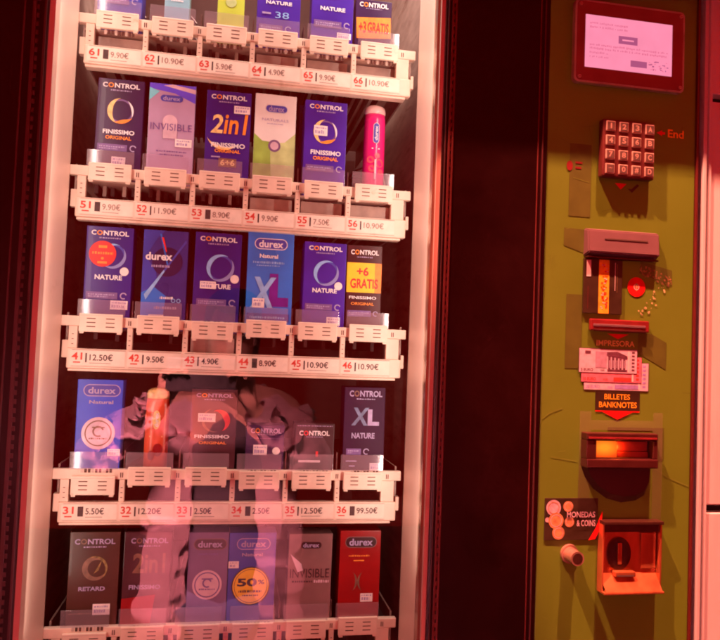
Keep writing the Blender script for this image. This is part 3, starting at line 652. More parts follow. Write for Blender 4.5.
def drx(v, h, a, b, ov='print_blue', tx='print_white', rim='print_white', extra=()):
    hw = (b-a)/2; c = (a+b)/2
    its = []
    if rim: its.append(('oval', c, v+h/2, hw, hw*0.34, rim))
    if ov: its.append(('oval', c, v+h/2, hw*0.95, hw*0.29, ov))
    its.append(('t', 'durex', a+0.13*(b-a), b-0.13*(b-a), v+0.18*h, v+0.82*h, tx, 0.025))
    return ('brand_lettering', its+list(extra))
def ringe(kind, u=0.5, v=0.38, r=0.26):
    if kind == 'fire': return ('ring_emblem', [('ring', u, v, r*0.86, r, 'print_mauve', 0, 360, False), ('ring', u, v, r*0.66, r*1.08, 'print_gold', 95, 255, True), ('ring', u, v, r*0.74, r*1.06, 'print_orange', 240, 330, True), ('ring', u, v, r*0.84, r*1.02, 'print_white', 330, 420, True)])
    return ('ring_emblem', [('ring', u, v, r*0.84, r, 'print_blue', 0, 360, False), ('ring', u, v, r*0.70, r*1.03, 'print_cyan', 60, 250, True), ('ring', u, v, r*0.76, r*1.04, 'blue_pale', 230, 400, True)])
def band(v=0.73, a=0.06, b=0.72): return ('dosage_band', [('r', a, b, v, v+0.075, 'print_mauve'), ('dash', a+0.04, b-0.06, v+0.020, v+0.036, 'print_lilac'), ('dash', a+0.04, b-0.20, v+0.044, v+0.058, 'print_lilac'), ('ring', b+0.13, v+0.035, 0.05, 0.075, 'print_lilac', 20, 300, False)])
def word(part, *its): return (part, list(its))
def stick(a, b, v0, v1): return ('price_sticker', [('r', a, b, v0, v1, 'sticker'), ('dash', a+0.03, b-0.03, v0+0.15*(v1-v0), v0+0.32*(v1-v0), 'print_lilac'), ('dash', a+0.03, b-0.08, v0+0.45*(v1-v0), v0+0.80*(v1-v0), 'print_lilac')])

# row A, cut by the top of the picture
goods('A', -0.1880, -0.1340, 0.535, 'blue_mid', 'blue violet carton, leftmost on the topmost tray', [ctl(), ringe('blue'), band(0.78)])
goods('A', -0.1060, -0.0750, 0.530, 'cyan_pale', 'narrow pale cyan carton on the topmost tray, left of the lime yellow one', [drx(0.06, 0.10, 0.1, 0.9), word('product_lettering', ('dash', 0.2, 0.8, 0.5, 0.53, 'print_blue'), ('dash', 0.25, 0.75, 0.72, 0.74, 'print_white'))], depth=0.03)
goods('A', -0.0390, -0.0045, 0.533, 'lime_yellow', 'lime yellow carton on the topmost tray', [drx(0.06, 0.10, 0.1, 0.9), word('product_lettering', ('r', 0.15, 0.85, 0.45, 0.50, 'print_white'), ('d', 0.5, 0.68, 0.2, 'leaf_pale'))], depth=0.03)
goods('A', 0.0121, 0.0692, 0.535, 'violet', 'violet carton with blue mark right beside the lime yellow carton', [ctl(), ringe('blue'), word('product_lettering', ('t', 'NATURE', 0.2, 0.8, 0.61, 0.65, 'print_white', 0.03)), band(0.88, 0.06, 0.6), word('count_mark', ('t', '38', 0.42, 0.74, 0.73, 0.80, 'print_cyan', 0.0), ('r', 0.12, 0.32, 0.745, 0.765, 'print_lilac'))])
goods('A', 0.0843, 0.1405, 0.535, 'violet', 'plain violet carton on the topmost tray beside the orange stickered one', [ctl(), ringe('blue'), word('product_lettering', ('t', 'NATURE', 0.2, 0.8, 0.60, 0.645, 'print_white', 0.03)), band(0.76), stick(0.62, 0.96, 0.88, 0.95)])
goods('A', 0.1440, 0.1935, 0.4790, 'navy_black', 'dark carton with orange bonus sticker at the right end of the topmost tray', [ctl(0.06, 0.10, 'print_white'), word('bonus_sticker', ('p', [(0.02, 0.40), (0.98, 0.34), (1.0, 0.78), (0.05, 0.84)], 'print_orange'), ('t', '+3', 0.10, 0.30, 0.47, 0.72, 'print_red', 0.03), ('t', 'GRATIS', 0.34, 0.93, 0.47, 0.70, 'print_red', 0.03))])
# row B
goods('B', -0.1824, -0.1258, 0.3345, 'navy_black', 'dark plum carton with thin glowing orange ring, left end of the second tray',
      [ctl(), ringe('fire', 0.52, 0.36, 0.27), word('product_lettering', ('t', 'FINISSIMO', 0.16, 0.84, 0.575, 0.625, 'print_white', 0.03), ('t', 'ORIGINAL', 0.22, 0.78, 0.645, 0.685, 'print_orange', 0.03)), band(0.74, 0.06, 0.70), stick(0.38, 0.68, 0.88, 0.99)], yaw=R(-1))
goods('B', -0.1186, -0.0610, 0.3345, 'holo_mauve', 'shiny mauve holographic carton on the second tray',
      [word('holographic_top', ('p', [(0, 0), (1, 0), (1, 0.20), (0.55, 0.10), (0, 0.06)], 'holo_blue'), ('p', [(0, 0.05), (0.22, 0.09), (0, 0.20)], 'holo_cyan'), ('p', [(0.3, 0.02), (1, 0.09), (1, 0.04), (0.5, 0)], 'holo_pink')), drx(0.125, 0.075, 0.23, 0.74, 'print_blue', 'print_lilac', None),
       word('product_lettering', ('oval', 0.47, 0.43, 0.16, 0.16, 'holo_pink'), ('r', 0.33, 0.63, 0.43, 0.62, 'holo_pink'), ('t', 'INVISIBLE', 0.05, 0.95, 0.45, 0.53, 'print_mauve', 0.0), ('dash', 0.2, 0.85, 0.76, 0.775, 'print_mauve'), ('dash', 0.28, 0.78, 0.80, 0.815, 'print_mauve')), stick(0.60, 0.96, 0.62, 0.71)])
goods('B', -0.0466, 0.0105, 0.3330, 'navy', 'dark purple carton with large orange 2 in 1 lettering on the second tray',
      [ctl(), word('two_in_one_lettering', ('t', '2', 0.14, 0.40, 0.28, 0.50, 'print_gold', 0.02, 0.12), ('t', 'in1', 0.42, 0.92, 0.26, 0.50, 'print_orange', 0.02, 0.1), ('ring', 0.42, 0.49, 0.32, 0.40, 'print_gold', 200, 320, True)),
       word('product_lettering', ('t', 'FINISSIMO', 0.14, 0.90, 0.61, 0.665, 'print_white', 0.03), ('t', 'ORIGINAL', 0.22, 0.80, 0.685, 0.725, 'print_orange', 0.03), ('r', 0.15, 0.35, 0.77, 0.785, 'print_lilac'), ('r', 0.32, 0.72, 0.79, 0.89, 'print_brown'), ('t', '6+6', 0.36, 0.68, 0.805, 0.875, 'print_gold', 0.03)), stick(0.62, 0.98, 0.165, 0.255)])
goods('B', 0.0150, 0.0690, 0.3350, 'white_card', 'white carton with green leaves at the bottom on the second tray',
      [word('leaf_picture', ('p', [(0, 0.47), (0.20, 0.55), (0.48, 0.56), (0.48, 1), (0, 1)], 'leaf_green'), ('p', [(1, 0.44), (0.75, 0.55), (0.52, 0.57), (0.52, 1), (1, 1)], 'leaf_pale'), ('p', [(0.10, 0.86), (0.22, 0.76), (0.36, 0.84), (0.24, 0.92)], 'leaf_green'), ('p', [(0.40, 0.64), (0.44, 0.95), (0.58, 0.95), (0.60, 0.64)], 'leaf_pale'), ('oval', 0.5, 0.60, 0.15, 0.15, 'lavender'), ('oval', 0.5, 0.60, 0.10, 0.10, 'holo_pink')),
       drx(0.115, 0.105, 0.26, 0.78, 'print_blue', 'print_lilac', 'blue_pale'), word('product_lettering', ('t', 'NATURALS', 0.18, 0.82, 0.285, 0.315, 'print_lilac', 0.0), ('dash', 0.3, 0.7, 0.34, 0.35, 'print_lilac'))])
goods('B', 0.0810, 0.1375, 0.3330, 'violet', 'violet carton with orange and white ring on the second tray, next to the pink bottle',
      [ctl(), ringe('fire', 0.5, 0.37, 0.27), word('product_lettering', ('t', 'FINISSIMO', 0.16, 0.88, 0.595, 0.65, 'print_white', 0.03), ('t', 'ORIGINAL', 0.22, 0.82, 0.67, 0.715, 'print_orange', 0.03)), band(0.775, 0.06, 0.72), stick(0.22, 0.54, 0.30, 0.42)])
goods('B', 0.0760, 0.1290, 0.3385, 'navy_black', 'dark carton peeking out behind the violet carton with orange ring', [word('brand_lettering', ('dash', 0.15, 0.85, 0.02, 0.05, 'print_lilac'))], yf=0.158)
# pink bottle
bx, by, zb = 0.1795, 0.137, BT['B']-0.0139
o0 = Vector((bx, by, zb)); zt = 0.3400; zc = 0.3265
prof = [(0.0135, zb), (0.0150, zb+0.002), (0.0150, zb+0.06), (0.0146, zc-0.01), (0.0140, zc)]
bot = MB().lathe(prof, bx, by, 'magenta', 1, 0.75).build('lubricant_bottle', origin=o0, smooth=True)
tag(bot, 'bright pink plastic bottle with clear rounded cap on the second tray', 'bottle', GRP)
MB().lathe([(0.0143, zc+0.0002), (0.0145, zc+0.005), (0.0132, zc+0.0095), (0.0095, zc+0.0125), (0.004, zt)], bx, by, 'cap_clear', 1, 0.75).build('cap', bot, smooth=True)
def wrap(mbx, yoff=0.0003):                            # lay a flat print on the bottle's round front
    for v in mbx.v: v.y = by - 0.75*math.sqrt(max(0.0151**2-(v.x-bx)**2, 1e-7)) - yoff - v.y
    return mbx
p = MB(); n = 14
p.flat([(bx+0.0005+0.0042*math.cos(R(t))*1.0, 0.2990+(0.010 if s > 0 else -0.010)+0.0042*math.sin(R(t))) for s, r_ in ((-1, range(180, 361, 20)), (1, range(0, 181, 20))) for t in r_], 0.0, 'print_white')
p.flat([(bx+0.0005+0.0036*math.cos(R(t)), 0.2990+(0.010 if s > 0 else -0.010)+0.0036*math.sin(R(t))) for s, r_ in ((-1, range(180, 361, 20)), (1, range(0, 181, 20))) for t in r_], 0.0002, 'print_blue')
p.text('durex', bx-0.0018, bx+0.0028, 0.2890, 0.3090, 0.0004, 'print_white', 0.02, 0, 1)
wrap(p).build('brand_lettering', bot)
p = MB()
for cx, cz, r in ((-0.006, 0.262, 0.005), (0.006, 0.258, 0.006), (-0.004, 0.250, 0.005), (0.003, 0.268, 0.004), (0.008, 0.246, 0.004)): p.disc(bx+cx, cz, r, r, 0.0001*abs(cx)*100, 'magenta_dot', 16)
p.rect(bx-0.005, bx+0.006, 0.277, 0.2785, 0.0, 'print_white'); p.rect(bx-0.001, bx+0.0015, 0.235, 0.262, 0.0016, 'holo_pink')
wrap(p).build('berry_print', bot)
# row C
NAT = lambda v=0.53: word('product_lettering', ('t', 'NATURE', 0.22, 0.80, v, v+0.055, 'print_white', 0.03))
goods('C', -0.1858, -0.1293, 0.1452, 'navy', 'purple carton with big round red sticker, left end of the third tray',
      [ctl(), ringe('blue', 0.58, 0.33, 0.27), NAT(0.545), word('red_sticker', ('d', 0.36, 0.31, 0.29, 'print_red'), ('r', 0.27, 0.45, 0.215, 0.245, 'print_orange'), ('dash', 0.14, 0.58, 0.285, 0.315, 'print_orange'), ('d', 0.36, 0.362, 0.03, 'print_orange'), ('r', 0.26, 0.46, 0.395, 0.42, 'print_orange')), band(0.74), word('round_seal', ('d', 0.84, 0.50, 0.095, 'sticker')), stick(0.58, 0.95, 0.83, 0.93)])
goods('C', -0.1159, -0.0607, 0.1450, 'blue_deep', 'deep blue carton with crossing light rays and white lettering on the third tray',
      [word('ray_picture', ('p', [(0, 0.55), (0.55, 0.75), (0.5, 1), (0, 1)], 'blue'), ('p', [(0, 0.28), (0.30, 0.45), (0.35, 0.62), (0, 0.72)], 'blue_mid'), ('p', [(0, 0), (0.48, 0), (0.30, 0.10), (0.10, 0.28), (0, 0.30)], 'blue_mid'), ('d', 0.55, 0.36, 0.34, 'navy_black'), ('p', [(0.36, 0.04), (0.40, 0.04), (0.58, 0.40), (0.55, 0.41)], 'blue'), ('p', [(0.95, 0.10), (0.97, 0.125), (0.50, 0.47), (0.48, 0.45)], 'print_blue'), ('p', [(0.48, 0.45), (0.50, 0.47), (0.10, 0.80), (0.06, 0.74)], 'print_cyan'), ('p', [(0.40, 0.08), (0.45, 0.08), (0.53, 0.24), (0.51, 0.25)], 'print_red')),
       word('brand_lettering', ('t', 'durex', 0.06, 0.66, 0.255, 0.345, 'print_white', 0.03), ('dash', 0.20, 0.62, 0.395, 0.425, 'print_lilac')), word('product_lettering', ('dash', 0.42, 0.72, 0.755, 0.785, 'print_white'), ('ring', 0.72, 0.80, 0.03, 0.05, 'print_cyan', 0, 360, False), ('ring', 0.84, 0.80, 0.03, 0.05, 'print_cyan', 0, 360, False), ('dash', 0.3, 0.8, 0.87, 0.90, 'print_lilac')), stick(0.18, 0.52, 0.965, 1.04)])
goods('C', -0.0534, 0.0052, 0.1463, 'navy', 'purple carton with blue ring above a torn price sticker, between two blue cartons',
      [ctl(), ringe('blue', 0.56, 0.40, 0.29), NAT(0.585), band(0.76, 0.08, 0.72), word('round_seal', ('d', 0.88, 0.52, 0.095, 'sticker')), stick(0.14, 0.48, 0.56, 0.645)])
goods('C', 0.0143, 0.0738, 0.1520, 'blue', 'bright blue carton with pale X and L letters on the third tray',
      [drx(0.07, 0.125, 0.14, 0.86, 'print_blue', 'print_white', 'print_white'), word('product_lettering', ('t', 'Natural', 0.26, 0.66, 0.245, 0.29, 'print_white', 0.03), ('dash', 0.12, 0.80, 0.325, 0.35, 'print_cyan'), ('dash', 0.2, 0.7, 0.365, 0.378, 'print_cyan')), word('size_letters', ('t', 'L', 0.50, 0.92, 0.46, 0.82, 'print_purple', 0.07), ('t', 'X', 0.12, 0.62, 0.50, 0.84, 'print_cyan', 0.03, 0.1)), stick(0.14, 0.40, 0.735, 0.84), word('count_band', ('r', 0.03, 0.95, 0.90, 0.985, 'blue_mid'), ('dash', 0.10, 0.85, 0.93, 0.955, 'print_cyan'))])
goods('C', 0.0876, 0.1438, 0.1430, 'violet', 'violet carton with blue ring and round seal, left of the yellow stickered one',
      [ctl(), ringe('blue', 0.53, 0.37, 0.29), NAT(0.555), band(0.745, 0.06, 0.70), word('round_seal', ('d', 0.83, 0.52, 0.095, 'sticker')), stick(0.58, 0.90, 0.90, 1.0)])
goods('C', 0.1462, 0.1935, 0.1425, 'maroon_dark', 'dark mauve carton with yellow and orange bonus sticker, right end of the third tray',
      [ctl(0.055, 0.06), word('bonus_sticker', ('r', 0.0, 0.80, 0.215, 0.58, 'print_yellow'), ('p', [(0.80, 0.215), (0.99, 0.215), (0.99, 0.58), (0.80, 0.58)], 'print_orange'), ('t', '+6', 0.28, 0.62, 0.265, 0.375, 'print_red', 0.03), ('t', 'GRATIS', 0.10, 0.90, 0.41, 0.53, 'print_red', 0.03)), word('product_lettering', ('t', 'FINISSIMO', 0.08, 0.86, 0.625, 0.66, 'print_white', 0.02), ('t', 'ORIGINAL', 0.14, 0.80, 0.70, 0.735, 'print_orange', 0.02)), band(0.80, 0.05, 0.72)])
# row D
goods('D', -0.1859, -0.1320, -0.0470, 'blue_clear', 'mid blue carton with pale round medallion, left end of the fourth tray',
      [drx(0.065, 0.12, 0.13, 0.95, 'print_blue', 'print_lilac', 'print_lilac'), word('product_lettering', ('t', 'Natural', 0.27, 0.80, 0.24, 0.28, 'print_lilac', 0.03)), word('medallion', ('d', 0.5, 0.62, 0.37, 'holo_pink'), ('d', 0.5, 0.62, 0.30, 'print_brown'), ('d', 0.5, 0.62, 0.27, 'holo_pink'), ('ring', 0.5, 0.60, 0.09, 0.13, 'print_brown', 20, 300, False), ('r', 0.36, 0.64, 0.545, 0.56, 'print_brown'), ('dash', 0.30, 0.70, 0.67, 0.69, 'print_brown')), stick(0.72, 1.0, 0.80, 0.88)])
bx, by, zb, zt = -0.0905, 0.137, BT['D']-0.0139, -0.0560
bot = MB().lathe([(0.0135, zb), (0.0150, zb+0.002), (0.0150, zb+0.055), (0.0146, zt-0.024), (0.0138, zt-0.0135)], bx, by, 'orange_red', 1, 0.75).build('lubricant_bottle', origin=(bx, by, zb), smooth=True)
tag(bot, 'slim orange red bottle on the fourth tray, next to the mid blue carton', 'bottle', GRP)
MB().lathe([(0.0141, zt-0.0133), (0.0143, zt-0.008), (0.0130, zt-0.0038), (0.0092, zt-0.001), (0.004, zt)], bx, by, 'print_gold', 1, 0.75).build('cap', bot, smooth=True)
p = MB(); p.disc(bx, zt-0.040, 0.0050, 0.0120, 0.0, 'print_gold'); p.text('durex', bx-0.0022, bx+0.0026, zt-0.049, zt-0.031, 0.0003, 'print_white', 0.02, 0, 1); wrap(p).build('brand_lettering', bot)
p = MB(); p.rect(bx-0.008, bx+0.008, zt-0.062, zt-0.0605, 0.0, 'print_gold'); p.disc(bx+0.003, zt-0.078, 0.006, 0.008, 0.0003, 'red_card'); p.disc(bx-0.005, zt-0.085, 0.004, 0.006, 0.0006, 'red_card'); wrap(p).build('flame_print', bot)
goods('D', -0.0485, 0.0090, -0.0550, 'maroon_dark', 'dark maroon carton with red glow, third from the left on the fourth tray',
      [ctl(0.055, 0.05, 'print_lilac', 'print_orange'), word('glow_picture', ('ring', 0.62, 0.40, 0.10, 0.24, 'print_red', -70, 120, True), ('ring', 0.5, 0.40, 0.20, 0.26, 'print_brown', 100, 290, True)), word('product_lettering', ('t', 'FINISSIMO', 0.10, 0.86, 0.585, 0.63, 'print_white', 0.03), ('t', 'ORIGINAL', 0.2, 0.8, 0.67, 0.705, 'print_orange', 0.03)), stick(0.16, 0.54, 0.31, 0.42)])
goods('D', 0.0228, 0.0718, -0.0995, 'navy_black', 'small dark carton with white sticker and round seal on the fourth tray',
      [ctl(0.07, 0.12, 'print_lilac', 'print_orange', 0.12, 0.92), word('product_lettering', ('dash', 0.1, 0.9, 0.30, 0.315, 'print_mauve')), word('round_seal', ('d', 0.80, 0.60, 0.10, 'sticker')), stick(0.20, 0.56, 0.46, 0.70)])
goods('D', 0.0859, 0.1370, -0.0962, 'print_black', 'small black carton on the fourth tray, left of the tall XL carton',
      [ctl(0.16, 0.11, 'print_white', 'print_red', 0.10, 0.88), word('product_lettering', ('dash', 0.05, 0.95, 0.04, 0.06, 'print_lilac'), ('r', 0.54, 0.60, 0.62, 0.74, 'print_red'), ('r', 0.10, 0.66, 0.82, 0.87, 'sticker'))])
goods('D', 0.1500, 0.2050, -0.0470, 'blue_night', 'tall navy carton with metallic XL letters, right end of the fourth tray',
      [ctl(0.04, 0.075, 'print_lilac', 'print_brown', 0.12, 0.92), word('size_letters', ('t', 'X', 0.20, 0.60, 0.25, 0.47, 'print_steel', 0.03, 0.1), ('t', 'L', 0.58, 0.86, 0.27, 0.47, 'print_lilac', 0.05)), word('product_lettering', ('t', 'NATURE', 0.20, 0.76, 0.56, 0.63, 'print_lilac', 0.03)), band(0.755, 0.08, 0.44), stick(0.66, 0.98, 0.93, 1.02), word('count_mark', ('r', 0.08, 0.34, 0.90, 0.915, 'print_lilac'), ('r', 0.16, 0.30, 0.96, 0.975, 'print_lilac'))])
# row E
goods('E', -0.1855, -0.1262, -0.2345, 'brown_dark', 'dark brown carton with faint round emblem, left end of the lowest tray',
      [ctl(0.075, 0.06, 'print_lilac', 'print_brown'), ('ring_emblem', [('ring', 0.52, 0.40, 0.14, 0.25, 'print_brown', 0, 360, True), ('ring', 0.52, 0.40, 0.20, 0.25, 'residue', -60, 130, True), ('p', [(0.5, 0.46), (0.66, 0.30), (0.60, 0.42)], 'residue')]), word('product_lettering', ('t', 'RETARD', 0.22, 0.74, 0.60, 0.645, 'print_lilac', 0.03)), stick(0.52, 0.86, 0.79, 0.91), word('dosage_band', ('dash', 0.06, 0.5, 0.88, 0.90, 'print_brown'))])
goods('E', -0.1213, -0.0640, -0.2345, 'maroon_dark', 'dark wine red carton with faint 2 in 1 lettering on the lowest tray',
      [ctl(0.07, 0.06, 'print_lilac', 'print_brown', 0.14, 0.92), word('two_in_one_lettering', ('t', '2', 0.20, 0.44, 0.24, 0.46, 'print_brown', 0.03), ('t', 'in1', 0.45, 0.88, 0.24, 0.46, 'print_brown', 0.02)), word('product_lettering', ('t', 'FINISSIMO', 0.14, 0.80, 0.59, 0.64, 'print_lilac', 0.03)), word('red_base', ('p', [(0, 0.74), (0.7, 0.70), (0.62, 1.02), (0, 1.02)], 'red_card'))])
goods('E', -0.0425, 0.0070, -0.2362, 'lavender', 'pale lavender carton with round medallion on the lowest tray',
      [drx(0.075, 0.12, 0.12, 0.96, 'maroon_dark', 'print_lilac', 'pink_silver'), word('product_lettering', ('dash', 0.26, 0.74, 0.235, 0.26, 'print_mauve')), word('medallion', ('d', 0.50, 0.60, 0.37, 'holo_pink'), ('d', 0.5, 0.60, 0.32, 'print_mauve'), ('d', 0.5, 0.60, 0.29, 'holo_pink'), ('ring', 0.5, 0.58, 0.08, 0.12, 'print_mauve', 20, 300, False), ('r', 0.36, 0.64, 0.525, 0.54, 'print_mauve'), ('dash', 0.30, 0.70, 0.64, 0.66, 'print_mauve'))], depth=0.030)
goods('E', 0.0080, 0.0675, -0.2370, 'blue_mid', 'blue carton with round yellow badge reading 50 on the lowest tray',
      [drx(0.07, 0.12, 0.16, 0.88, 'print_blue', 'print_lilac', 'print_lilac'), word('product_lettering', ('t', 'Natural', 0.28, 0.72, 0.235, 0.275, 'print_lilac', 0.03)), word('yellow_badge', ('d', 0.49, 0.62, 0.41, 'print_black'), ('d', 0.49, 0.62, 0.385, 'print_yellow'), ('ring', 0.49, 0.62, 0.345, 0.355, 'print_black', 0, 360, False), ('t', '50', 0.20, 0.62, 0.53, 0.625, 'print_black', 0.04), ('t', '%', 0.64, 0.78, 0.55, 0.60, 'print_black', 0.02), ('dash', 0.24, 0.72, 0.665, 0.695, 'print_black'), ('dash', 0.32, 0.66, 0.72, 0.735, 'print_black')), stick(-0.0, 0.22, 0.33, 0.41)])
goods('E', 0.0836, 0.1402, -0.2388, 'pink_silver', 'silvery pink carton with grey lettering on the lowest tray',
      [drx(0.095, 0.085, 0.26, 0.76, 'maroon_dark', 'print_lilac', None), word('product_lettering', ('t', 'INVISIBLE', 0.05, 0.95, 0.42, 0.53, 'maroon_dark', 0.0), ('dash', 0.10, 0.58, 0.56, 0.585, 'maroon_dark'), ('dash', 0.60, 0.95, 0.555, 0.59, 'holo_pink'), ('p', [(0.04, 0.24), (0.30, 0.36), (0.34, 0.44), (0.22, 0.46)], 'holo_pink'))])
goods('E', 0.1505, 0.2050, -0.2355, 'red_card', 'bright red carton, right end of the lowest tray',
      [drx(0.07, 0.13, 0.12, 0.90, 'maroon_dark', 'print_lilac', 'pink_silver'), word('product_lettering', ('dash', 0.22, 0.74, 0.285, 0.305, 'print_orange'), ('r', 0.34, 0.60, 0.345, 0.36, 'print_orange')), word('cross_emblem', ('ring', 0.18, 0.60, 0.22, 0.27, 'print_brown', -55, 55, True), ('ring', 0.72, 0.60, 0.22, 0.27, 'print_brown', 125, 235, True)), stick(0.54, 0.84, 0.74, 0.84)])

# ------------------------------------------------------------------ the photographer, seen only as a reflection in the window
def skin(name, verts, edges, mat, parent=None, origin=(0, 0, 0), levels=2, root=0):
    me = bpy.data.meshes.new(name); o0 = Vector(origin)
    me.from_pydata([tuple(Vector(v[:3])-o0) for v in verts], edges, [])
    ob = bpy.data.objects.new(name, me); COL.objects.link(ob)
    md = ob.modifiers.new('s', 'SKIN'); md.use_smooth_shade = True
    for i, v in enumerate(verts):
        d = me.skin_vertices[0].data[i]; d.radius = (v[3], v[4] if len(v) > 4 else v[3]); d.use_root = (i == root)
    sd = ob.modifiers.new('u', 'SUBSURF'); sd.levels = levels; sd.render_levels = levels
    dg = bpy.context.evaluated_depsgraph_get(); new = bpy.data.meshes.new_from_object(ob.evaluated_get(dg)); new.name = name
    ob.modifiers.clear(); ob.data = new; bpy.data.meshes.remove(me)
    new.materials.clear(); new.materials.append(MATS[mat])
    for p in new.polygons: p.use_smooth = True; p.material_index = 0
    ob['o'] = tuple(o0); ORG.append(ob)
    if parent is not None: ob.parent = parent
    else: ob.location = o0 + Vector((0, 0, Z0))
    return ob
def chain(V, E, pts, start=None):
    prev = start
    for p in pts:
        V.append(p); i = len(V)-1
        if prev is not None: E.append((prev, i))
        prev = i
    return prev
TY = -1.20; O = (0, TY, -1.45)
V = []; E = []
pel = chain(V, E, [(0, TY, -0.62, 0.12, 0.09)])
neck = chain(V, E, [(0, TY, -0.45, 0.11, 0.08), (0, TY, -0.28, 0.13, 0.09), (0, TY, -0.16, 0.09, 0.07), (0, TY+0.01, -0.10, 0.045)], pel)
chain(V, E, [(0, TY+0.02, -0.045, 0.052), (0, TY+0.025, 0.01, 0.068, 0.075), (0, TY+0.015, 0.07, 0.072, 0.085), (0, TY+0.01, 0.125, 0.05, 0.06)], neck)
HL, HR = (-0.135, -0.868, -0.085), (0.030, -0.868, -0.090)
ELB = {-1: (-0.315, -1.02, -0.285), 1: (0.215, -1.03, -0.30)}
for s, H in ((-1, HL), (1, HR)):
    e = ELB[s]; wr = Vector(H)+Vector((0.03*s, -0.045, -0.06))
    w = chain(V, E, [(0.155*s, TY, -0.165, 0.055), (*e, 0.042), (*wr, 0.026, 0.022), (H[0]+0.006*s, H[1]-0.012, H[2]-0.02, 0.030, 0.015), (H[0], H[1]+0.002, H[2]+0.002, 0.030, 0.013)], 3)
    palm = w
    for j in range(4):                                  # fingers curl up and round the edge of the phone
        fx = H[0] - s*(0.006) + s*(0.010-0.0125*j)*-1
        L_ = (0.9, 1.0, 0.95, 0.78)[j]
        chain(V, E, [(fx, H[1]+0.010, H[2]+0.014*L_, 0.0085), (fx-0.006*s, H[1]+0.024, H[2]+0.028*L_, 0.0078), (fx-0.014*s, H[1]+0.040, H[2]+0.032*L_, 0.0070), (fx-0.022*s, H[1]+0.049, H[2]+0.026*L_, 0.0058)], palm)
    chain(V, E, [(H[0]-0.020*s, H[1]-0.012, H[2]-0.002, 0.0105), (H[0]-0.030*s, H[1]-0.006, H[2]+0.018, 0.0092), (H[0]-0.034*s, H[1]+0.002, H[2]+0.036, 0.0078)], w-1)
for s in (-1, 1):
    chain(V, E, [(0.085*s, TY, -0.70, 0.085), (0.09*s, TY+0.01, -1.03, 0.055), (0.09*s, TY-0.01, -1.36, 0.038), (0.095*s, TY+0.05, -1.415, 0.035, 0.025), (0.10*s, TY+0.13, -1.425, 0.032, 0.018)], pel)
person = skin('person', V, E, 'skin', None, O)
tag(person, 'person in a pink padded jacket holding up a phone, reflected in the glass', 'person')
V = []; E = []                                          # dark jumper
chain(V, E, [(0, TY, -0.76, 0.13, 0.11), (0, TY, -0.62, 0.14, 0.11), (0, TY, -0.45, 0.125, 0.10), (0, TY, -0.28, 0.145, 0.105), (0, TY, -0.17, 0.11, 0.085), (0, TY+0.008, -0.115, 0.058)])
skin('jumper', V, E, 'cloth_dark', person, O)
V = []; E = []                                          # padded jacket, worn open
a = chain(V, E, [(0, TY-0.05, -0.20, 0.13, 0.075)])
chain(V, E, [(0, TY-0.055, -0.40, 0.15, 0.07), (0, TY-0.055, -0.66, 0.16, 0.07), (0, TY-0.06, -0.95, 0.17, 0.07)], a)
for s in (-1, 1):
    sh = chain(V, E, [(0.150*s, TY+0.0, -0.170, 0.080)], a)
    e = Vector(ELB[s]); H = Vector(HL if s < 0 else HR); wr = H+Vector((0.028*s, -0.040, -0.050)); S0 = Vector((0.150*s, TY, -0.17))
    pts = []
    for t in (0.30, 0.52, 0.74): q = S0.lerp(e, t); pts.append((*q, 0.070 if t in (0.30, 0.74) else 0.078))
    pts.append((*e, 0.070))
    for i, t in enumerate((0.22, 0.42, 0.62, 0.82)): q = e.lerp(wr, t); pts.append((*q, 0.060-0.006*i))
    pts.append((*wr, 0.040)); chain(V, E, pts, sh)
    chain(V, E, [(0.135*s, TY+0.075, -0.30, 0.058, 0.040), (0.145*s, TY+0.095, -0.45, 0.066, 0.042), (0.150*s, TY+0.098, -0.66, 0.072, 0.045), (0.158*s, TY+0.10, -0.80, 0.070, 0.045), (0.165*s, TY+0.10, -0.95, 0.074, 0.048)], sh)
jk = skin('jacket', V, E, 'jacket_pink', person, O, 3)
bm = bmesh.new(); bm.from_mesh(jk.data)
for _ in range(4): bmesh.ops.smooth_vert(bm, verts=bm.verts, factor=0.5, use_axis_x=True, use_axis_y=True, use_axis_z=True)
bm.normal_update(); bm.to_mesh(jk.data); bm.free()
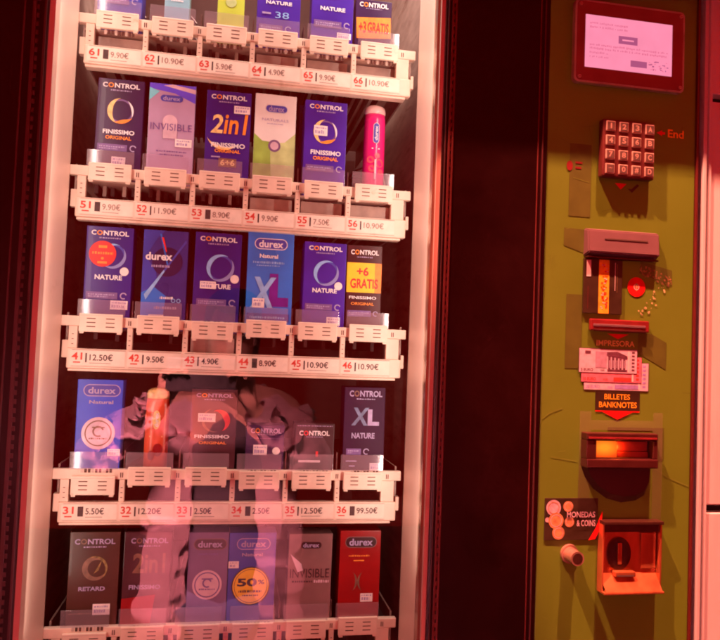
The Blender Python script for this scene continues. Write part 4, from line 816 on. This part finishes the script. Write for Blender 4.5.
for v in jk.data.vertices:
    q = v.co*1.0; n = v.normal
    f1 = noise.noise(Vector((q.x*9, q.y*9, q.z*16))); f2 = noise.noise(Vector((q.x*26+5, q.y*26, q.z*9)))
    v.co = v.co + n*(0.020*f1 + 0.013*f2 + 0.007*noise.noise(Vector((q.x*55, q.y*55, q.z*18))) - 0.003)
V = []; E = []
a = chain(V, E, [(0, TY, -0.66, 0.12, 0.10)])
for s in (-1, 1): chain(V, E, [(0.088*s, TY, -0.72, 0.092), (0.092*s, TY+0.01, -1.03, 0.068), (0.092*s, TY-0.01, -1.35, 0.058)], a)
skin('trousers', V, E, 'denim', person, O)
for s in (-1, 1):
    V = []; E = []; chain(V, E, [(0.092*s, TY-0.03, -1.395, 0.045), (0.095*s, TY+0.05, -1.412, 0.045, 0.036), (0.10*s, TY+0.15, -1.422, 0.040, 0.026)])
    skin('shoe', V, E, 'phone_black', person, O)
V = []; E = []
chain(V, E, [(0, TY-0.055, -0.14, 0.060, 0.04), (0, TY-0.050, -0.03, 0.080, 0.05), (0, TY-0.040, 0.06, 0.092, 0.075), (0, TY-0.01, 0.125, 0.085, 0.07), (0, TY+0.05, 0.135, 0.060, 0.035), (0.01, TY+0.085, 0.085, 0.055, 0.014)])
skin('hair', V, E, 'hair_dark', person, O)
for s in (-1, 1): MB().lathe([(0.002, 0.018), (0.010, 0.022), (0.012, 0.028), (0.010, 0.034), (0.002, 0.038)], 0.030*s, TY+0.088, 'phone_black', 1, 0.5, 12).build('eye', person, smooth=True)
MB().cyl((0, TY+0.095, 0.020), (0, TY+0.112, -0.008), 0.006, 0.012, 'skin', 12).build('nose', person, smooth=True)
MB().box(-0.022, 0.022, TY+0.088, TY+0.096, -0.038, -0.030, 'print_red', 0.003).build('mouth', person)
phone = MB(); phone.box(-0.145, 0.012, -0.846, -0.837, -0.105, -0.028, 'phone_black', 0.003)
PH = phone.build('phone', origin=(-0.066, -0.8415, -0.066)); tag(PH, 'black phone held sideways in both hands, reflected in the glass', 'phone')
MB().rect(-0.139, 0.006, -0.101, -0.032, -0.8463, 'phone_screen').build('screen', PH)
MB().box(-0.020, 0.006, -0.8368, -0.8352, -0.058, -0.032, 'steel_dark', 0.001).build('lens_bump', PH)
for o in ORG: del o['o']
